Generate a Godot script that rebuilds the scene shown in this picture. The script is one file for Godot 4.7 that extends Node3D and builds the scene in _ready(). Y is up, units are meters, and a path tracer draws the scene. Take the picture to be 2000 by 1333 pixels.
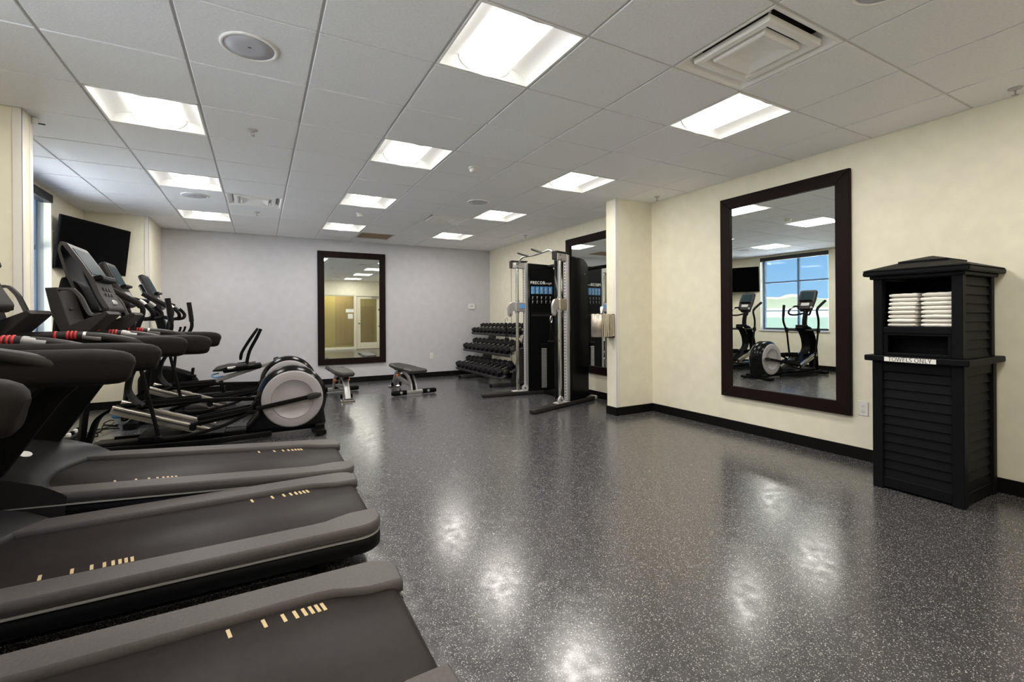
extends Node3D
# A hotel fitness room. x runs along the ceiling rows to the right, y is up, "depth" runs from the camera to the grey back wall (depth = -z).

const CEIL := 2.643
const XR := 4.387      # right wall
const DB := 8.997      # back wall
const XL := -2.03      # left wall in the window alcoves
const DF := -0.485     # front wall, just behind the camera
const T := 0.61        # ceiling grid
var M := {}
var taken := {}
var rng := RandomNumberGenerator.new()

func _ready() -> void:
	rng.seed = 7
	view()
	materials()
	room()
	ceiling()
	ceiling_things()
	wall_things()
	treadmills()
	ellipticals()
	bike()
	benches()
	cable_machine()
	dumbbells()
	cabinet()
	small_things()
	outside()

func view() -> void:
	var cam := Camera3D.new()
	cam.name = "camera"
	add_child(cam)
	cam.position = Vector3(0, 1.207, 0)
	cam.basis = Basis(Vector3.UP, -0.5014) * Basis(Vector3.BACK, -0.0066)
	cam.keep_aspect = Camera3D.KEEP_HEIGHT
	cam.set_frustum(0.05 * 1333.0 / 900.6165, Vector2(0, -0.05 * 47.05 / 900.6165), 0.05, 1500.0)
	cam.current = true
	var e := Environment.new()
	e.background_mode = Environment.BG_SKY
	var sm := ProceduralSkyMaterial.new()
	sm.sky_top_color = Color(0.26, 0.50, 0.82)
	sm.sky_horizon_color = Color(0.58, 0.77, 0.92)
	sm.sky_curve = 0.2
	sm.ground_horizon_color = Color(0.60, 0.68, 0.70)
	sm.ground_bottom_color = Color(0.35, 0.40, 0.33)
	sm.sky_energy_multiplier = 0.95
	sm.ground_energy_multiplier = 1.0
	var sky := Sky.new()
	sky.sky_material = sm
	e.sky = sky
	e.tonemap_mode = Environment.TONE_MAPPER_LINEAR
	e.tonemap_exposure = 2.65
	e.sdfgi_enabled = true
	e.ssao_enabled = true
	e.ssil_enabled = true
	var we := WorldEnvironment.new()
	we.name = "environment"
	we.environment = e
	add_child(we)
	# the sun stands high behind the building, so it lights the ground outside but does not shine in
	var sun := DirectionalLight3D.new()
	sun.name = "sun"
	add_child(sun)
	sun.basis = Basis.looking_at(Vector3(-0.62, -0.76, 0.2))
	sun.light_energy = 13.5
	sun.light_color = Color(1.0, 0.985, 0.96)
	sun.light_angular_distance = 0.6
	sun.shadow_enabled = true
	sun.sky_mode = DirectionalLight3D.SKY_MODE_LIGHT_ONLY

# ------------------------------------------------------------------ helpers
func P(x: float, y: float, d: float) -> Vector3:
	return Vector3(x, y, -d)

func ms() -> SurfaceTool:
	var s := SurfaceTool.new()
	s.begin(Mesh.PRIMITIVE_TRIANGLES)
	s.set_smooth_group(-1)
	return s

func numbered(called: String) -> String:
	var n: int = taken.get(called, 0)
	taken[called] = n + 1
	return called if n == 0 else "%s_%03d" % [called, n]

func tag(o: Node, label: String, category: String, group := "", kind := "") -> Node:
	if label: o.set_meta("label", label)
	if category: o.set_meta("category", category)
	if group: o.set_meta("group", group)
	if kind: o.set_meta("kind", kind)
	return o

func thing(called: String, label: String, category: String, at := Vector3.ZERO, group := "") -> Node3D:
	var o := Node3D.new()
	o.name = numbered(called)
	add_child(o)
	o.position = at
	tag(o, label, category, group)
	return o

func fin(st: SurfaceTool) -> ArrayMesh:
	st.generate_normals()
	return st.commit()

func put(parent: Node, called: String, mesh: Mesh, mat: Material, at := Vector3.ZERO, label := "") -> MeshInstance3D:
	var o := MeshInstance3D.new()
	o.name = called if parent != self else numbered(called)
	o.mesh = mesh
	o.material_override = mat
	parent.add_child(o, true)
	o.position = at
	if label: o.set_meta("label", label)
	return o

func part(parent: Node, called: String, st: SurfaceTool, mat: Material, label := "") -> MeshInstance3D:
	return put(parent, called, fin(st), mat, Vector3.ZERO, label)

func shell(called: String, st: SurfaceTool, mat: Material) -> MeshInstance3D:
	var o := put(self, called, fin(st), mat)
	o.set_meta("kind", "structure")
	return o

func tri(st: SurfaceTool, a: Vector3, b: Vector3, c: Vector3) -> void:
	st.add_vertex(a)
	st.add_vertex(c)
	st.add_vertex(b)

func quad(st: SurfaceTool, a: Vector3, b: Vector3, c: Vector3, d: Vector3) -> void:
	tri(st, a, b, c)
	tri(st, a, c, d)

# a box with chamfered edges, centre c, full size s
func box(st: SurfaceTool, c: Vector3, s: Vector3, bev := 0.0, b := Basis()) -> void:
	var h := s * 0.5
	st.set_smooth_group(-1)
	bev = minf(bev, minf(h.x, minf(h.y, h.z)) * 0.95)
	if bev <= 0.0:
		var q := []
		for i in 8:
			q.append(c + b * Vector3(h.x if i & 1 else -h.x, h.y if i & 2 else -h.y, h.z if i & 4 else -h.z))
		quad(st, q[4], q[5], q[7], q[6])
		quad(st, q[1], q[0], q[2], q[3])
		quad(st, q[5], q[1], q[3], q[7])
		quad(st, q[0], q[4], q[6], q[2])
		quad(st, q[6], q[7], q[3], q[2])
		quad(st, q[0], q[1], q[5], q[4])
		return
	var v := {}
	for i in 8:
		var sg := Vector3(1 if i & 1 else -1, 1 if i & 2 else -1, 1 if i & 4 else -1)
		for a in 3:
			var p := sg * (h - Vector3.ONE * bev)
			p[a] = sg[a] * h[a]
			v[i * 3 + a] = c + b * p
	# faces
	for f in [[0, [1, 3, 7, 5]], [0, [0, 4, 6, 2]], [1, [2, 6, 7, 3]], [1, [0, 1, 5, 4]], [2, [4, 5, 7, 6]], [2, [0, 2, 3, 1]]]:
		var a: int = f[0]
		var k: Array = f[1]
		quad(st, v[k[0] * 3 + a], v[k[1] * 3 + a], v[k[2] * 3 + a], v[k[3] * 3 + a])
	for e in [[0, 1, 1, 2], [2, 3, 1, 2], [4, 5, 1, 2], [6, 7, 1, 2], [0, 2, 0, 2], [1, 3, 0, 2], [4, 6, 0, 2], [5, 7, 0, 2], [0, 4, 0, 1], [1, 5, 0, 1], [2, 6, 0, 1], [3, 7, 0, 1]]:
		quad(st, v[e[0] * 3 + e[2]], v[e[1] * 3 + e[2]], v[e[1] * 3 + e[3]], v[e[0] * 3 + e[3]])
	for i in 8:
		tri(st, v[i * 3], v[i * 3 + 1], v[i * 3 + 2])

# box from x0..x1, y0..y1, depth d0..d1 in room coordinates
func rbox(st: SurfaceTool, x0: float, x1: float, y0: float, y1: float, d0: float, d1: float, bev := 0.0) -> void:
	box(st, P((x0 + x1) * 0.5, (y0 + y1) * 0.5, (d0 + d1) * 0.5), Vector3(absf(x1 - x0), absf(y1 - y0), absf(d1 - d0)), bev)

func loft(st: SurfaceTool, rings: Array, capped := true, looped := false, smooth := 1) -> void:
	var n: int = rings[0].size()
	st.set_smooth_group(smooth)
	var last: int = rings.size() if looped else rings.size() - 1
	for r in last:
		var a = rings[r]
		var b = rings[(r + 1) % rings.size()]
		for i in n:
			var j: int = (i + 1) % n
			quad(st, a[i], a[j], b[j], b[i])
	if capped and not looped:
		st.set_smooth_group(-1)
		for e in [0, rings.size() - 1]:
			var ring = rings[e]
			var m := Vector3.ZERO
			for p in ring: m += p
			m /= n
			for i in n:
				var j: int = (i + 1) % n
				if e: tri(st, m, ring[i], ring[j])
				else: tri(st, m, ring[j], ring[i])

func circle(r: float, n := 12, ry := -1.0) -> PackedVector2Array:
	var o := PackedVector2Array()
	for i in n:
		var a := TAU * i / n
		o.append(Vector2(cos(a) * r, sin(a) * (r if ry < 0 else ry)))
	return o

func rrect(w: float, h: float, r: float, n := 3) -> PackedVector2Array:
	var o := PackedVector2Array()
	for k in 4:
		var c := Vector2((w * 0.5 - r) * (1 if k in [0, 3] else -1), (h * 0.5 - r) * (1 if k < 2 else -1))
		for i in n + 1:
			var a := PI * 0.5 * (k + float(i) / n)
			o.append(c + Vector2(cos(a), sin(a)) * r)
	return o

# a profile carried along a path; the profile's y axis stays near "up"
func sweep(st: SurfaceTool, path: Array, prof: PackedVector2Array, up: Vector3, scales := [], capped := true, smooth := 1) -> void:
	var rings := []
	var n := path.size()
	for i in n:
		var t: Vector3 = (path[mini(i + 1, n - 1)] - path[maxi(i - 1, 0)]).normalized()
		var side := t.cross(up)
		if side.length() < 0.01: side = t.cross(Vector3.RIGHT)
		side = side.normalized()
		var u := side.cross(t)
		var ring := PackedVector3Array()
		var sc: Vector2 = Vector2.ONE
		if scales.size() > i:
			sc = scales[i] if scales[i] is Vector2 else Vector2.ONE * float(scales[i])
		for q in prof:
			ring.append(path[i] + side * q.x * sc.x + u * q.y * sc.y)
		rings.append(ring)
	loft(st, rings, capped, false, smooth)

func tube(st: SurfaceTool, path: Array, r: float, n := 10, capped := true) -> void:
	var rings := []
	var k := path.size()
	var t0: Vector3 = (path[1] - path[0]).normalized()
	var u := t0.cross(Vector3.UP if absf(t0.y) < 0.9 else Vector3.RIGHT).normalized()
	for i in k:
		var t: Vector3 = (path[mini(i + 1, k - 1)] - path[maxi(i - 1, 0)]).normalized()
		u = (u - t * u.dot(t)).normalized()
		var w := t.cross(u)
		var ring := PackedVector3Array()
		for j in n:
			var a := TAU * j / n
			ring.append(path[i] + (u * cos(a) + w * sin(a)) * r)
		rings.append(ring)
	loft(st, rings, capped)

func spline(pts: Array, per := 6) -> Array:
	var o := []
	var n := pts.size()
	for i in n - 1:
		for k in per:
			o.append(pts[i].cubic_interpolate(pts[i + 1], pts[maxi(i - 1, 0)], pts[mini(i + 2, n - 1)], float(k) / per))
	o.append(pts[n - 1])
	return o

# lathe: profile of (radius, height) about the y axis of t
func lathe(st: SurfaceTool, prof: Array, n := 16, t := Transform3D(), capped := true) -> void:
	var rings := []
	for q in prof:
		var ring := PackedVector3Array()
		for j in n:
			var a := -TAU * j / n
			ring.append(t * Vector3(q.x * cos(a), q.y, q.x * sin(a)))
		rings.append(ring)
	loft(st, rings, capped, false, 1)

# polygon in the xy plane of t, extruded along z from z0 to z1 with chamfered rims
func prism(st: SurfaceTool, poly: Array, z0: float, z1: float, bev := 0.0, t := Transform3D(), smooth := -1) -> void:
	var pts := PackedVector2Array(poly)
	if Geometry2D.is_polygon_clockwise(pts): pts.reverse()
	var n := pts.size()
	var ins := PackedVector2Array()
	for i in n:
		var a := (pts[i] - pts[(i + n - 1) % n]).normalized()
		var b := (pts[(i + 1) % n] - pts[i]).normalized()
		var na := Vector2(-a.y, a.x)
		var nb := Vector2(-b.y, b.x)
		var m := na + nb
		if m.length() < 0.1: m = na
		m = m.normalized()
		ins.append(pts[i] + m * bev / maxf(0.5, m.dot(na)))
	var layers := [[ins, z0], [pts, z0 + bev], [pts, z1 - bev], [ins, z1]] if bev > 0.0 else [[pts, z0], [pts, z1]]
	st.set_smooth_group(smooth)
	for l in layers.size() - 1:
		for i in n:
			var j := (i + 1) % n
			var pa = layers[l][0]
			var pb = layers[l + 1][0]
			quad(st, t * Vector3(pa[i].x, pa[i].y, layers[l][1]), t * Vector3(pa[j].x, pa[j].y, layers[l][1]), t * Vector3(pb[j].x, pb[j].y, layers[l + 1][1]), t * Vector3(pb[i].x, pb[i].y, layers[l + 1][1]))
	st.set_smooth_group(-1)
	var cap: PackedVector2Array = layers[0][0]
	var idx := Geometry2D.triangulate_polygon(cap)
	for k in range(0, idx.size(), 3):
		for e in 2:
			var z: float = z1 if e else z0
			var q := []
			for m in 3: q.append(t * Vector3(cap[idx[k + m]].x, cap[idx[k + m]].y, z))
			if e: tri(st, q[0], q[1], q[2])
			else: tri(st, q[0], q[2], q[1])

func curve2(pts: Array, per := 5) -> Array:
	var o := []
	var n := pts.size()
	for i in n:
		for k in per:
			o.append(pts[i].cubic_interpolate(pts[(i + 1) % n], pts[(i + n - 1) % n], pts[(i + 2) % n], float(k) / per))
	return o

# a polygon whose corners are rounded by r
func rounded(pts: Array, r: float, n := 4) -> Array:
	var o := []
	var k := pts.size()
	for i in k:
		var p: Vector2 = pts[i]
		var a: Vector2 = pts[(i + k - 1) % k] - p
		var b: Vector2 = pts[(i + 1) % k] - p
		var d := minf(r, minf(a.length(), b.length()) * 0.45)
		var pa := p + a.normalized() * d
		var pb := p + b.normalized() * d
		for j in n + 1:
			var t := float(j) / n
			o.append(pa.lerp(p, t).lerp(p.lerp(pb, t), t))
	return o

func copy(o: Node3D, label: String, group := "") -> Node3D:
	var c: Node3D = o.duplicate()
	var base: String = o.name
	if base.length() > 4 and base[-4] == "_" and base.right(3).is_valid_int(): base = base.left(-4)
	c.name = numbered(base)
	add_child(c)
	c.set_meta("label", label)
	if group: c.set_meta("group", group)
	return c

func ordinal(n: int) -> String:
	return ["first", "second", "third", "fourth", "fifth", "sixth", "seventh", "eighth", "ninth", "tenth", "eleventh", "twelfth", "thirteenth"][n]

func text(parent: Node, called: String, s: String, size: float, mat: Material, t: Transform3D, depth := 0.001, bold := false) -> MeshInstance3D:
	var tm := TextMesh.new()
	tm.text = s
	var f := SystemFont.new()
	f.font_names = ["Droid Sans"]
	if bold: f.font_weight = 700
	tm.font = f
	tm.font_size = 32
	tm.pixel_size = size / 32.0
	tm.depth = depth
	var o := put(parent, called, tm, mat)
	o.transform = t
	return o

# ------------------------------------------------------------------ materials
func mat(called: String, c: Color, rough := 0.5, metal := 0.0, spec := 0.5) -> StandardMaterial3D:
	var m := StandardMaterial3D.new()
	m.resource_name = called
	m.albedo_color = c
	m.roughness = rough
	m.metallic = metal
	m.metallic_specular = spec
	M[called] = m
	return m

func s8(r: int, g: int, b: int) -> Color:
	return Color8(r, g, b)

func noise_tex(freq: float, a: Color, b: Color, sd: int, size := 512, oct := 4) -> NoiseTexture2D:
	var n := FastNoiseLite.new()
	n.seed = sd
	n.frequency = freq
	n.fractal_octaves = oct
	var t := NoiseTexture2D.new()
	t.width = size
	t.height = size
	t.seamless = true
	t.noise = n
	var g := Gradient.new()
	g.set_color(0, a)
	g.set_color(1, b)
	t.color_ramp = g
	return t

func world_tex(m: StandardMaterial3D, scale: float) -> void:
	m.uv1_triplanar = true
	m.uv1_world_triplanar = true
	m.uv1_scale = Vector3.ONE * scale

func relief(m: StandardMaterial3D, t: Texture2D, cm: float) -> void:
	m.heightmap_enabled = true
	m.heightmap_texture = t
	m.heightmap_scale = cm

func speckles() -> ImageTexture:
	var n := 1024
	var im := Image.create(n, n, false, Image.FORMAT_RGB8)
	im.fill(Color8(63, 62, 65))
	var r := RandomNumberGenerator.new()
	r.seed = 31
	var tones := [Color8(44, 44, 47), Color8(74, 72, 75), Color8(96, 94, 95), Color8(150, 147, 143), Color8(188, 186, 182), Color8(205, 203, 199)]
	for pass_i in 2:
		for k in (9000 if pass_i == 0 else 9500):
			var c: Color = tones[r.randi_range(0, 2)] if pass_i == 0 else tones[r.randi_range(3, 5)]
			var x := r.randi_range(0, n - 1)
			var y := r.randi_range(0, n - 1)
			var l := r.randf_range(1.5, 4.2) if pass_i == 0 else r.randf_range(0.9, 2.9)
			var w := l * r.randf_range(0.4, 0.75)
			var a := r.randf() * PI
			var ca := cos(a)
			var sa := sin(a)
			var q := int(ceil(l))
			for i in range(-q, q + 1):
				for j in range(-q, q + 1):
					var u := (i * ca + j * sa) / l
					var v := (-i * sa + j * ca) / w
					if u * u + v * v <= 1.0: im.set_pixel(posmod(x + i, n), posmod(y + j, n), c)
	return ImageTexture.create_from_image(im)

func materials() -> void:
	var m := mat("floor", Color.WHITE, 0.23, 0.0, 0.7)
	m.albedo_texture = speckles()
	world_tex(m, 1.0 / 0.86)
	var rt := noise_tex(0.02, Color(0.55, 0.55, 0.55), Color(1, 1, 1), 5)
	m.roughness_texture = rt
	m.roughness = 0.29
	var orange := noise_tex(0.06, Color.BLACK, Color.WHITE, 11)
	m = mat("wall_cream", s8(240, 234, 213), 0.6)
	m.albedo_texture = noise_tex(0.008, Color(0.965, 0.965, 0.965), Color.WHITE, 21)
	world_tex(m, 1.3)
	relief(m, orange, 0.03)
	m = mat("wall_grey", s8(200, 199, 204), 0.6)
	m.albedo_texture = noise_tex(0.008, Color(0.965, 0.965, 0.965), Color.WHITE, 22)
	world_tex(m, 1.3)
	relief(m, orange, 0.03)
	m = mat("tile", s8(248, 248, 250), 0.85)
	m.albedo_texture = noise_tex(0.05, Color(0.95, 0.95, 0.95), Color.WHITE, 23)
	world_tex(m, 2.0)
	relief(m, noise_tex(0.12, Color.BLACK, Color.WHITE, 24), 0.05)
	mat("tee", s8(214, 214, 216), 0.45)
	mat("base", s8(18, 16, 16), 0.45, 0.0, 0.25)
	mat("guard", s8(228, 224, 216), 0.35)
	mat("white", s8(246, 245, 243), 0.45)
	mat("lamp_white", s8(240, 240, 238), 0.4)
	mat("speaker_grey", s8(196, 196, 204), 0.6)
	mat("plastic_white", s8(226, 225, 220), 0.4)
	mat("slot", s8(40, 40, 40), 0.6)
	m = mat("return_grille", s8(186, 166, 142), 0.6)
	m = mat("espresso", s8(34, 24, 23), 0.5, 0.0, 0.2)
	m.albedo_texture = noise_tex(0.03, Color(0.78, 0.78, 0.78), Color.WHITE, 41)
	world_tex(m, 6.0)
	mat("mirror", s8(236, 240, 236), 0.0, 1.0)
	mat("black", s8(14, 14, 15), 0.45, 0.0, 0.22)
	mat("black_matte", s8(15, 14, 14), 0.6, 0.0, 0.2)
	mat("black_gloss", s8(14, 14, 15), 0.2, 0.0, 0.3)
	mat("screen", s8(5, 5, 6), 0.25, 0.0, 0.12)
	m = mat("foam", s8(28, 25, 24), 0.6, 0.0, 0.22)
	relief(m, noise_tex(0.25, Color.BLACK, Color.WHITE, 51), 0.04)
	world_tex(m, 3.0)
	m = mat("rail_plastic", s8(88, 83, 82), 0.46, 0.0, 0.35)
	m.albedo_texture = noise_tex(0.04, Color(0.86, 0.86, 0.86), Color.WHITE, 52)
	world_tex(m, 3.0)
	m = mat("belt", s8(46, 41, 40), 0.45, 0.0, 0.25)
	m.albedo_texture = noise_tex(0.02, Color(0.86, 0.86, 0.86), Color.WHITE, 53)
	world_tex(m, 2.0)
	mat("hood", s8(32, 31, 32), 0.36, 0.0, 0.35)
	mat("charcoal", s8(46, 43, 43), 0.42, 0.0, 0.3)
	mat("pod", s8(48, 45, 44), 0.46, 0.0, 0.3)
	mat("tan_print", s8(196, 172, 128), 0.6)
	mat("silver", s8(176, 173, 172), 0.35, 0.55)
	mat("silver_light", s8(196, 192, 190), 0.4, 0.15)
	mat("wheel_disc", s8(158, 153, 155), 0.45, 0.1)
	mat("wheel_ring", s8(146, 141, 143), 0.45, 0.1)
	mat("chrome", s8(222, 221, 219), 0.1, 1.0)
	mat("brushed", s8(196, 186, 172), 0.32, 0.9)
	mat("aluminium", s8(206, 200, 188), 0.25, 0.9)
	mat("red", s8(176, 34, 34), 0.5)
	mat("orange", s8(214, 120, 44), 0.5)
	mat("vinyl", s8(38, 35, 33), 0.5)
	mat("rack", s8(62, 62, 62), 0.45, 0.2)
	mat("rubber_head", s8(26, 24, 26), 0.5, 0.0, 0.3)
	mat("cabinet", s8(18, 18, 21), 0.5, 0.0, 0.2)
	m = mat("towel", s8(238, 234, 226), 0.9)
	m.rim_enabled = true
	m.rim = 0.3
	relief(m, noise_tex(0.3, Color.BLACK, Color.WHITE, 61), 0.12)
	world_tex(m, 4.0)
	mat("blue_lid", s8(70, 140, 190), 0.4)
	mat("blue_print", s8(96, 156, 214), 0.4)
	mat("clear_tub", s8(196, 206, 212), 0.35)
	mat("paper", s8(236, 236, 232), 0.7)
	mat("ink", s8(30, 30, 32), 0.7)
	mat("shade", s8(74, 108, 142), 0.7)
	M.shade.transparency = BaseMaterial3D.TRANSPARENCY_ALPHA
	M.shade.albedo_color.a = 0.45
	mat("fascia", s8(30, 30, 33), 0.5)
	mat("window_white", s8(225, 228, 232), 0.4)
	mat("bronze", s8(112, 126, 140), 0.4, 0.3)
	m = mat("glass", Color(0.9, 0.97, 0.96, 0.06), 0.0)
	m.transparency = BaseMaterial3D.TRANSPARENCY_ALPHA
	mat("door_white", s8(226, 221, 202), 0.45)
	mat("corridor", s8(166, 154, 92), 0.6)
	mat("corridor_panel", s8(150, 130, 82), 0.55)
	mat("corridor_floor", s8(104, 94, 70), 0.5)
	mat("hill", s8(52, 60, 44), 0.9)
	mat("concrete", s8(198, 208, 217), 0.85)
	mat("rock", s8(92, 88, 82), 0.9)
	mat("field", s8(44, 62, 52), 0.9)
	mat("pale_roof", s8(86, 94, 102), 0.8)
	m = mat("lens", s8(250, 250, 248), 0.5)
	m.emission_enabled = true
	m.emission = Color(1.0, 0.985, 0.96)
	m.emission_energy_multiplier = 1.4
	m = mat("display_glow", s8(12, 16, 17), 0.4, 0.0, 0.1)
	m.emission_enabled = true
	m.emission = Color(0.20, 0.28, 0.30)
	m.emission_energy_multiplier = 0.25

# ------------------------------------------------------------------ the room
func gx(i: float) -> float:
	return (i - 0.5593) * T

func gd(j: float) -> float:
	return (j + 3.0878) * T

# a wall panel lying in the plane x = const with rectangular openings [d0, d1, y0, y1]
func wall_x(st: SurfaceTool, x0: float, x1: float, d0: float, d1: float, holes: Array) -> void:
	var ds := [d0, d1]
	var ys := [0.0, CEIL + 0.12]
	for h in holes:
		ds.append_array([h[0], h[1]])
		ys.append_array([h[2], h[3]])
	ds.sort()
	ys.sort()
	for a in ds.size() - 1:
		for b in ys.size() - 1:
			var cd: float = (ds[a] + ds[a + 1]) * 0.5
			var cy: float = (ys[b] + ys[b + 1]) * 0.5
			var open := false
			for h in holes:
				if cd > h[0] and cd < h[1] and cy > h[2] and cy < h[3]: open = true
			if not open and ds[a + 1] - ds[a] > 0.0005 and ys[b + 1] - ys[b] > 0.0005:
				rbox(st, x0, x1, ys[b], ys[b + 1], ds[a], ds[a + 1])

const WINDOWS := [[5.435, 6.98, 0.845, 2.60], [1.05, 2.60, 0.845, 2.60]]

func room() -> void:
	# floor of rubber sheets laid across the room, fine seams between them
	var fl := Node3D.new()
	fl.name = "floor"
	add_child(fl)
	fl.set_meta("kind", "structure")
	var st := ms()
	rbox(st, XL - 0.2, XR + 0.2, -0.14, -0.004, -3.2, DB + 0.2)
	part(fl, "floor_slab", st, M.base)
	var edge := DF - 0.2
	var nxt := 0.97
	while edge < DB + 0.15:
		st = ms()
		rbox(st, XL - 0.15, XR + 0.15, -0.004, 0.0, edge + 0.0006, minf(nxt, DB + 0.15) - 0.0006)
		part(fl, "rubber_sheet", st, M.floor)
		edge = nxt
		nxt += 1.22
	# walls
	st = ms()
	rbox(st, XL - 0.3, XR + 0.2, 0, CEIL + 0.12, DB, DB + 0.18)
	shell("wall_back", st, M.wall_grey)
	st = ms()
	rbox(st, XR, XR + 0.2, 0, CEIL + 0.12, DF - 0.15, DB)
	shell("wall_right", st, M.wall_cream)
	st = ms()
	rbox(st, 3.791, XR, 0, CEIL, 4.29, 4.464)
	shell("wall_right_pier", st, M.wall_cream)
	st = ms()
	wall_x(st, XL - 0.2, XL, DF - 0.15, DB, WINDOWS)
	shell("wall_left", st, M.wall_cream)
	st = ms()
	rbox(st, XL, -1.402, 0, CEIL, 4.325, 4.49)
	shell("wall_left_pier", st, M.wall_cream)
	st = ms()
	rbox(st, XL, -1.346, 0, CEIL, 8.07, DB)
	shell("wall_left_column", st, M.wall_cream)
	# front wall behind the camera: glazed screen and door to the corridor
	st = ms()
	rbox(st, XL - 0.2, 1.2, 0, CEIL + 0.12, DF - 0.15, DF)
	rbox(st, 1.2, 4.24, 2.075, CEIL + 0.12, DF - 0.15, DF)
	rbox(st, 4.24, XR, 0, CEIL + 0.12, DF - 0.15, DF)
	shell("wall_front", st, M.wall_cream)
	# baseboards
	var bb := [["back", -1.346, XR, DB - 0.012, DB], ["right_far", XR - 0.012, XR, 4.464, DB], ["right_near", XR - 0.012, XR, DF, 4.29], ["pier_front", 3.779, XR, 4.278, 4.29], ["pier_end", 3.779, 3.791, 4.278, 4.476], ["pier_rear", 3.779, XR, 4.464, 4.476], ["left_far", XL, XL + 0.012, 4.49, 8.07], ["left_near", XL, XL + 0.012, DF, 4.325], ["column_front", XL, -1.334, 8.058, 8.07], ["column_side", -1.346, -1.334, 8.058, DB], ["left_pier_front", XL, -1.39, 4.313, 4.325], ["left_pier_end", -1.402, -1.39, 4.313, 4.502], ["left_pier_rear", XL, -1.39, 4.49, 4.502], ["front", XL, 1.15, DF, DF + 0.012]]
	for b in bb:
		st = ms()
		rbox(st, b[1], b[2], 0.0, 0.1, b[3], b[4], 0.003)
		shell("baseboard_" + b[0], st, M.base)
	# corner guards on the piers
	for g in [[3.791, 4.29, -1, -1], [-1.402, 4.325, 1, -1], [-1.402, 4.49, 1, 1], [-1.346, 8.07, 1, -1]]:
		st = ms()
		var x: float = g[0]
		var d: float = g[1]
		rbox(st, x, x + g[2] * 0.004, 0.1, CEIL, d + g[3] * 0.004, d - g[3] * 0.045, 0.001)
		rbox(st, x + g[2] * 0.004, x - g[2] * 0.045, 0.1, CEIL, d, d + g[3] * 0.004, 0.001)
		shell("trim_corner_guard", st, M.guard)
	# windows
	for k in WINDOWS.size():
		var w: Array = WINDOWS[k]
		var wn := Node3D.new()
		wn.name = "window_%d" % (k + 1)
		add_child(wn)
		wn.set_meta("kind", "structure")
		st = ms()
		var x0 := XL - 0.17
		var x1 := XL - 0.11
		rbox(st, x0, x1, w[2], w[2] + 0.05, w[0], w[1], 0.004)
		rbox(st, x0, x1, w[3] - 0.05, w[3], w[0], w[1], 0.004)
		rbox(st, x0, x1, w[2] + 0.05, w[3] - 0.05, w[0], w[0] + 0.05, 0.004)
		rbox(st, x0, x1, w[2] + 0.05, w[3] - 0.05, w[1] - 0.05, w[1], 0.004)
		part(wn, "window_frame", st, M.bronze)
		var mid: float = (w[0] + w[1]) * 0.5 - 0.07
		st = ms()
		rbox(st, x0, x1, w[2] + 0.05, w[3] - 0.05, mid - 0.022, mid + 0.022, 0.004)
		part(wn, "mullion", st, M.bronze)
		for s in [[w[0] + 0.05, mid - 0.022], [mid + 0.022, w[1] - 0.05]]:
			st = ms()
			rbox(st, x0, x1, 1.975, 2.01, s[0], s[1], 0.004)
			part(wn, "glazing_bar", st, M.bronze)
			for yy in [[w[2] + 0.05, 1.975], [2.01, w[3] - 0.05]]:
				st = ms()
				quad(st, P(XL - 0.14, yy[0], s[0]), P(XL - 0.14, yy[0], s[1]), P(XL - 0.14, yy[1], s[1]), P(XL - 0.14, yy[1], s[0]))
				part(wn, "pane", st, M.glass)
		st = ms()
		rbox(st, XL - 0.11, XL + 0.03, w[2] - 0.02, w[2] + 0.012, w[0] - 0.02, w[1] + 0.02, 0.005)
		part(wn, "window_sill", st, M.window_white)
		# roller shade: fascia, fabric and hem bar
		var sh := thing("roller_shade", ["sheer grey-blue roller shade in the window behind the ellipticals", "sheer grey-blue roller shade in the window in front of the treadmills"][k], "window shade")
		st = ms()
		rbox(st, XL - 0.09, XL + 0.02, w[3] - 0.09, w[3], w[0] + 0.004, w[1] - 0.004, 0.006)
		part(sh, "fascia", st, M.fascia)
		st = ms()
		quad(st, P(XL - 0.03, w[2] + 0.06, w[0] + 0.03), P(XL - 0.03, w[2] + 0.06, w[1] - 0.11), P(XL - 0.03, w[3] - 0.09, w[1] - 0.11), P(XL - 0.03, w[3] - 0.09, w[0] + 0.03))
		part(sh, "fabric", st, M.shade)
		st = ms()
		rbox(st, XL - 0.037, XL - 0.023, w[2] + 0.035, w[2] + 0.06, w[0] + 0.03, w[1] - 0.11, 0.003)
		part(sh, "hem_bar", st, M.fascia)
	# glazed screen and door in the front wall
	var sc := Node3D.new()
	sc.name = "window_3"
	add_child(sc)
	sc.set_meta("kind", "structure")
	st = ms()
	rbox(st, 1.2, 1.25, 0, 2.075, DF - 0.1, DF - 0.02, 0.004)
	rbox(st, 3.2, 3.29, 0, 2.075, DF - 0.12, DF + 0.012, 0.004)
	rbox(st, 1.25, 3.2, 0, 0.09, DF - 0.1, DF - 0.02, 0.004)
	rbox(st, 1.25, 3.2, 2.04, 2.075, DF - 0.1, DF - 0.02, 0.004)
	part(sc, "screen_frame", st, M.door_white)
	st = ms()
	quad(st, P(1.25, 0.09, DF - 0.06), P(3.2, 0.09, DF - 0.06), P(3.2, 2.04, DF - 0.06), P(1.25, 2.04, DF - 0.06))
	part(sc, "pane", st, M.glass)
	var dr := Node3D.new()
	dr.name = "door_1"
	add_child(dr)
	dr.set_meta("kind", "structure")
	st = ms()
	rbox(st, 4.2, 4.24, 0, 2.075, DF - 0.12, DF + 0.012, 0.003)
	rbox(st, 3.29, 4.2, 2.05, 2.075, DF - 0.12, DF + 0.012, 0.003)
	part(dr, "door_frame", st, M.door_white)
	st = ms()
	rbox(st, 3.3, 3.435, 0.01, 2.045, DF - 0.07, DF - 0.025, 0.003)
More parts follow.
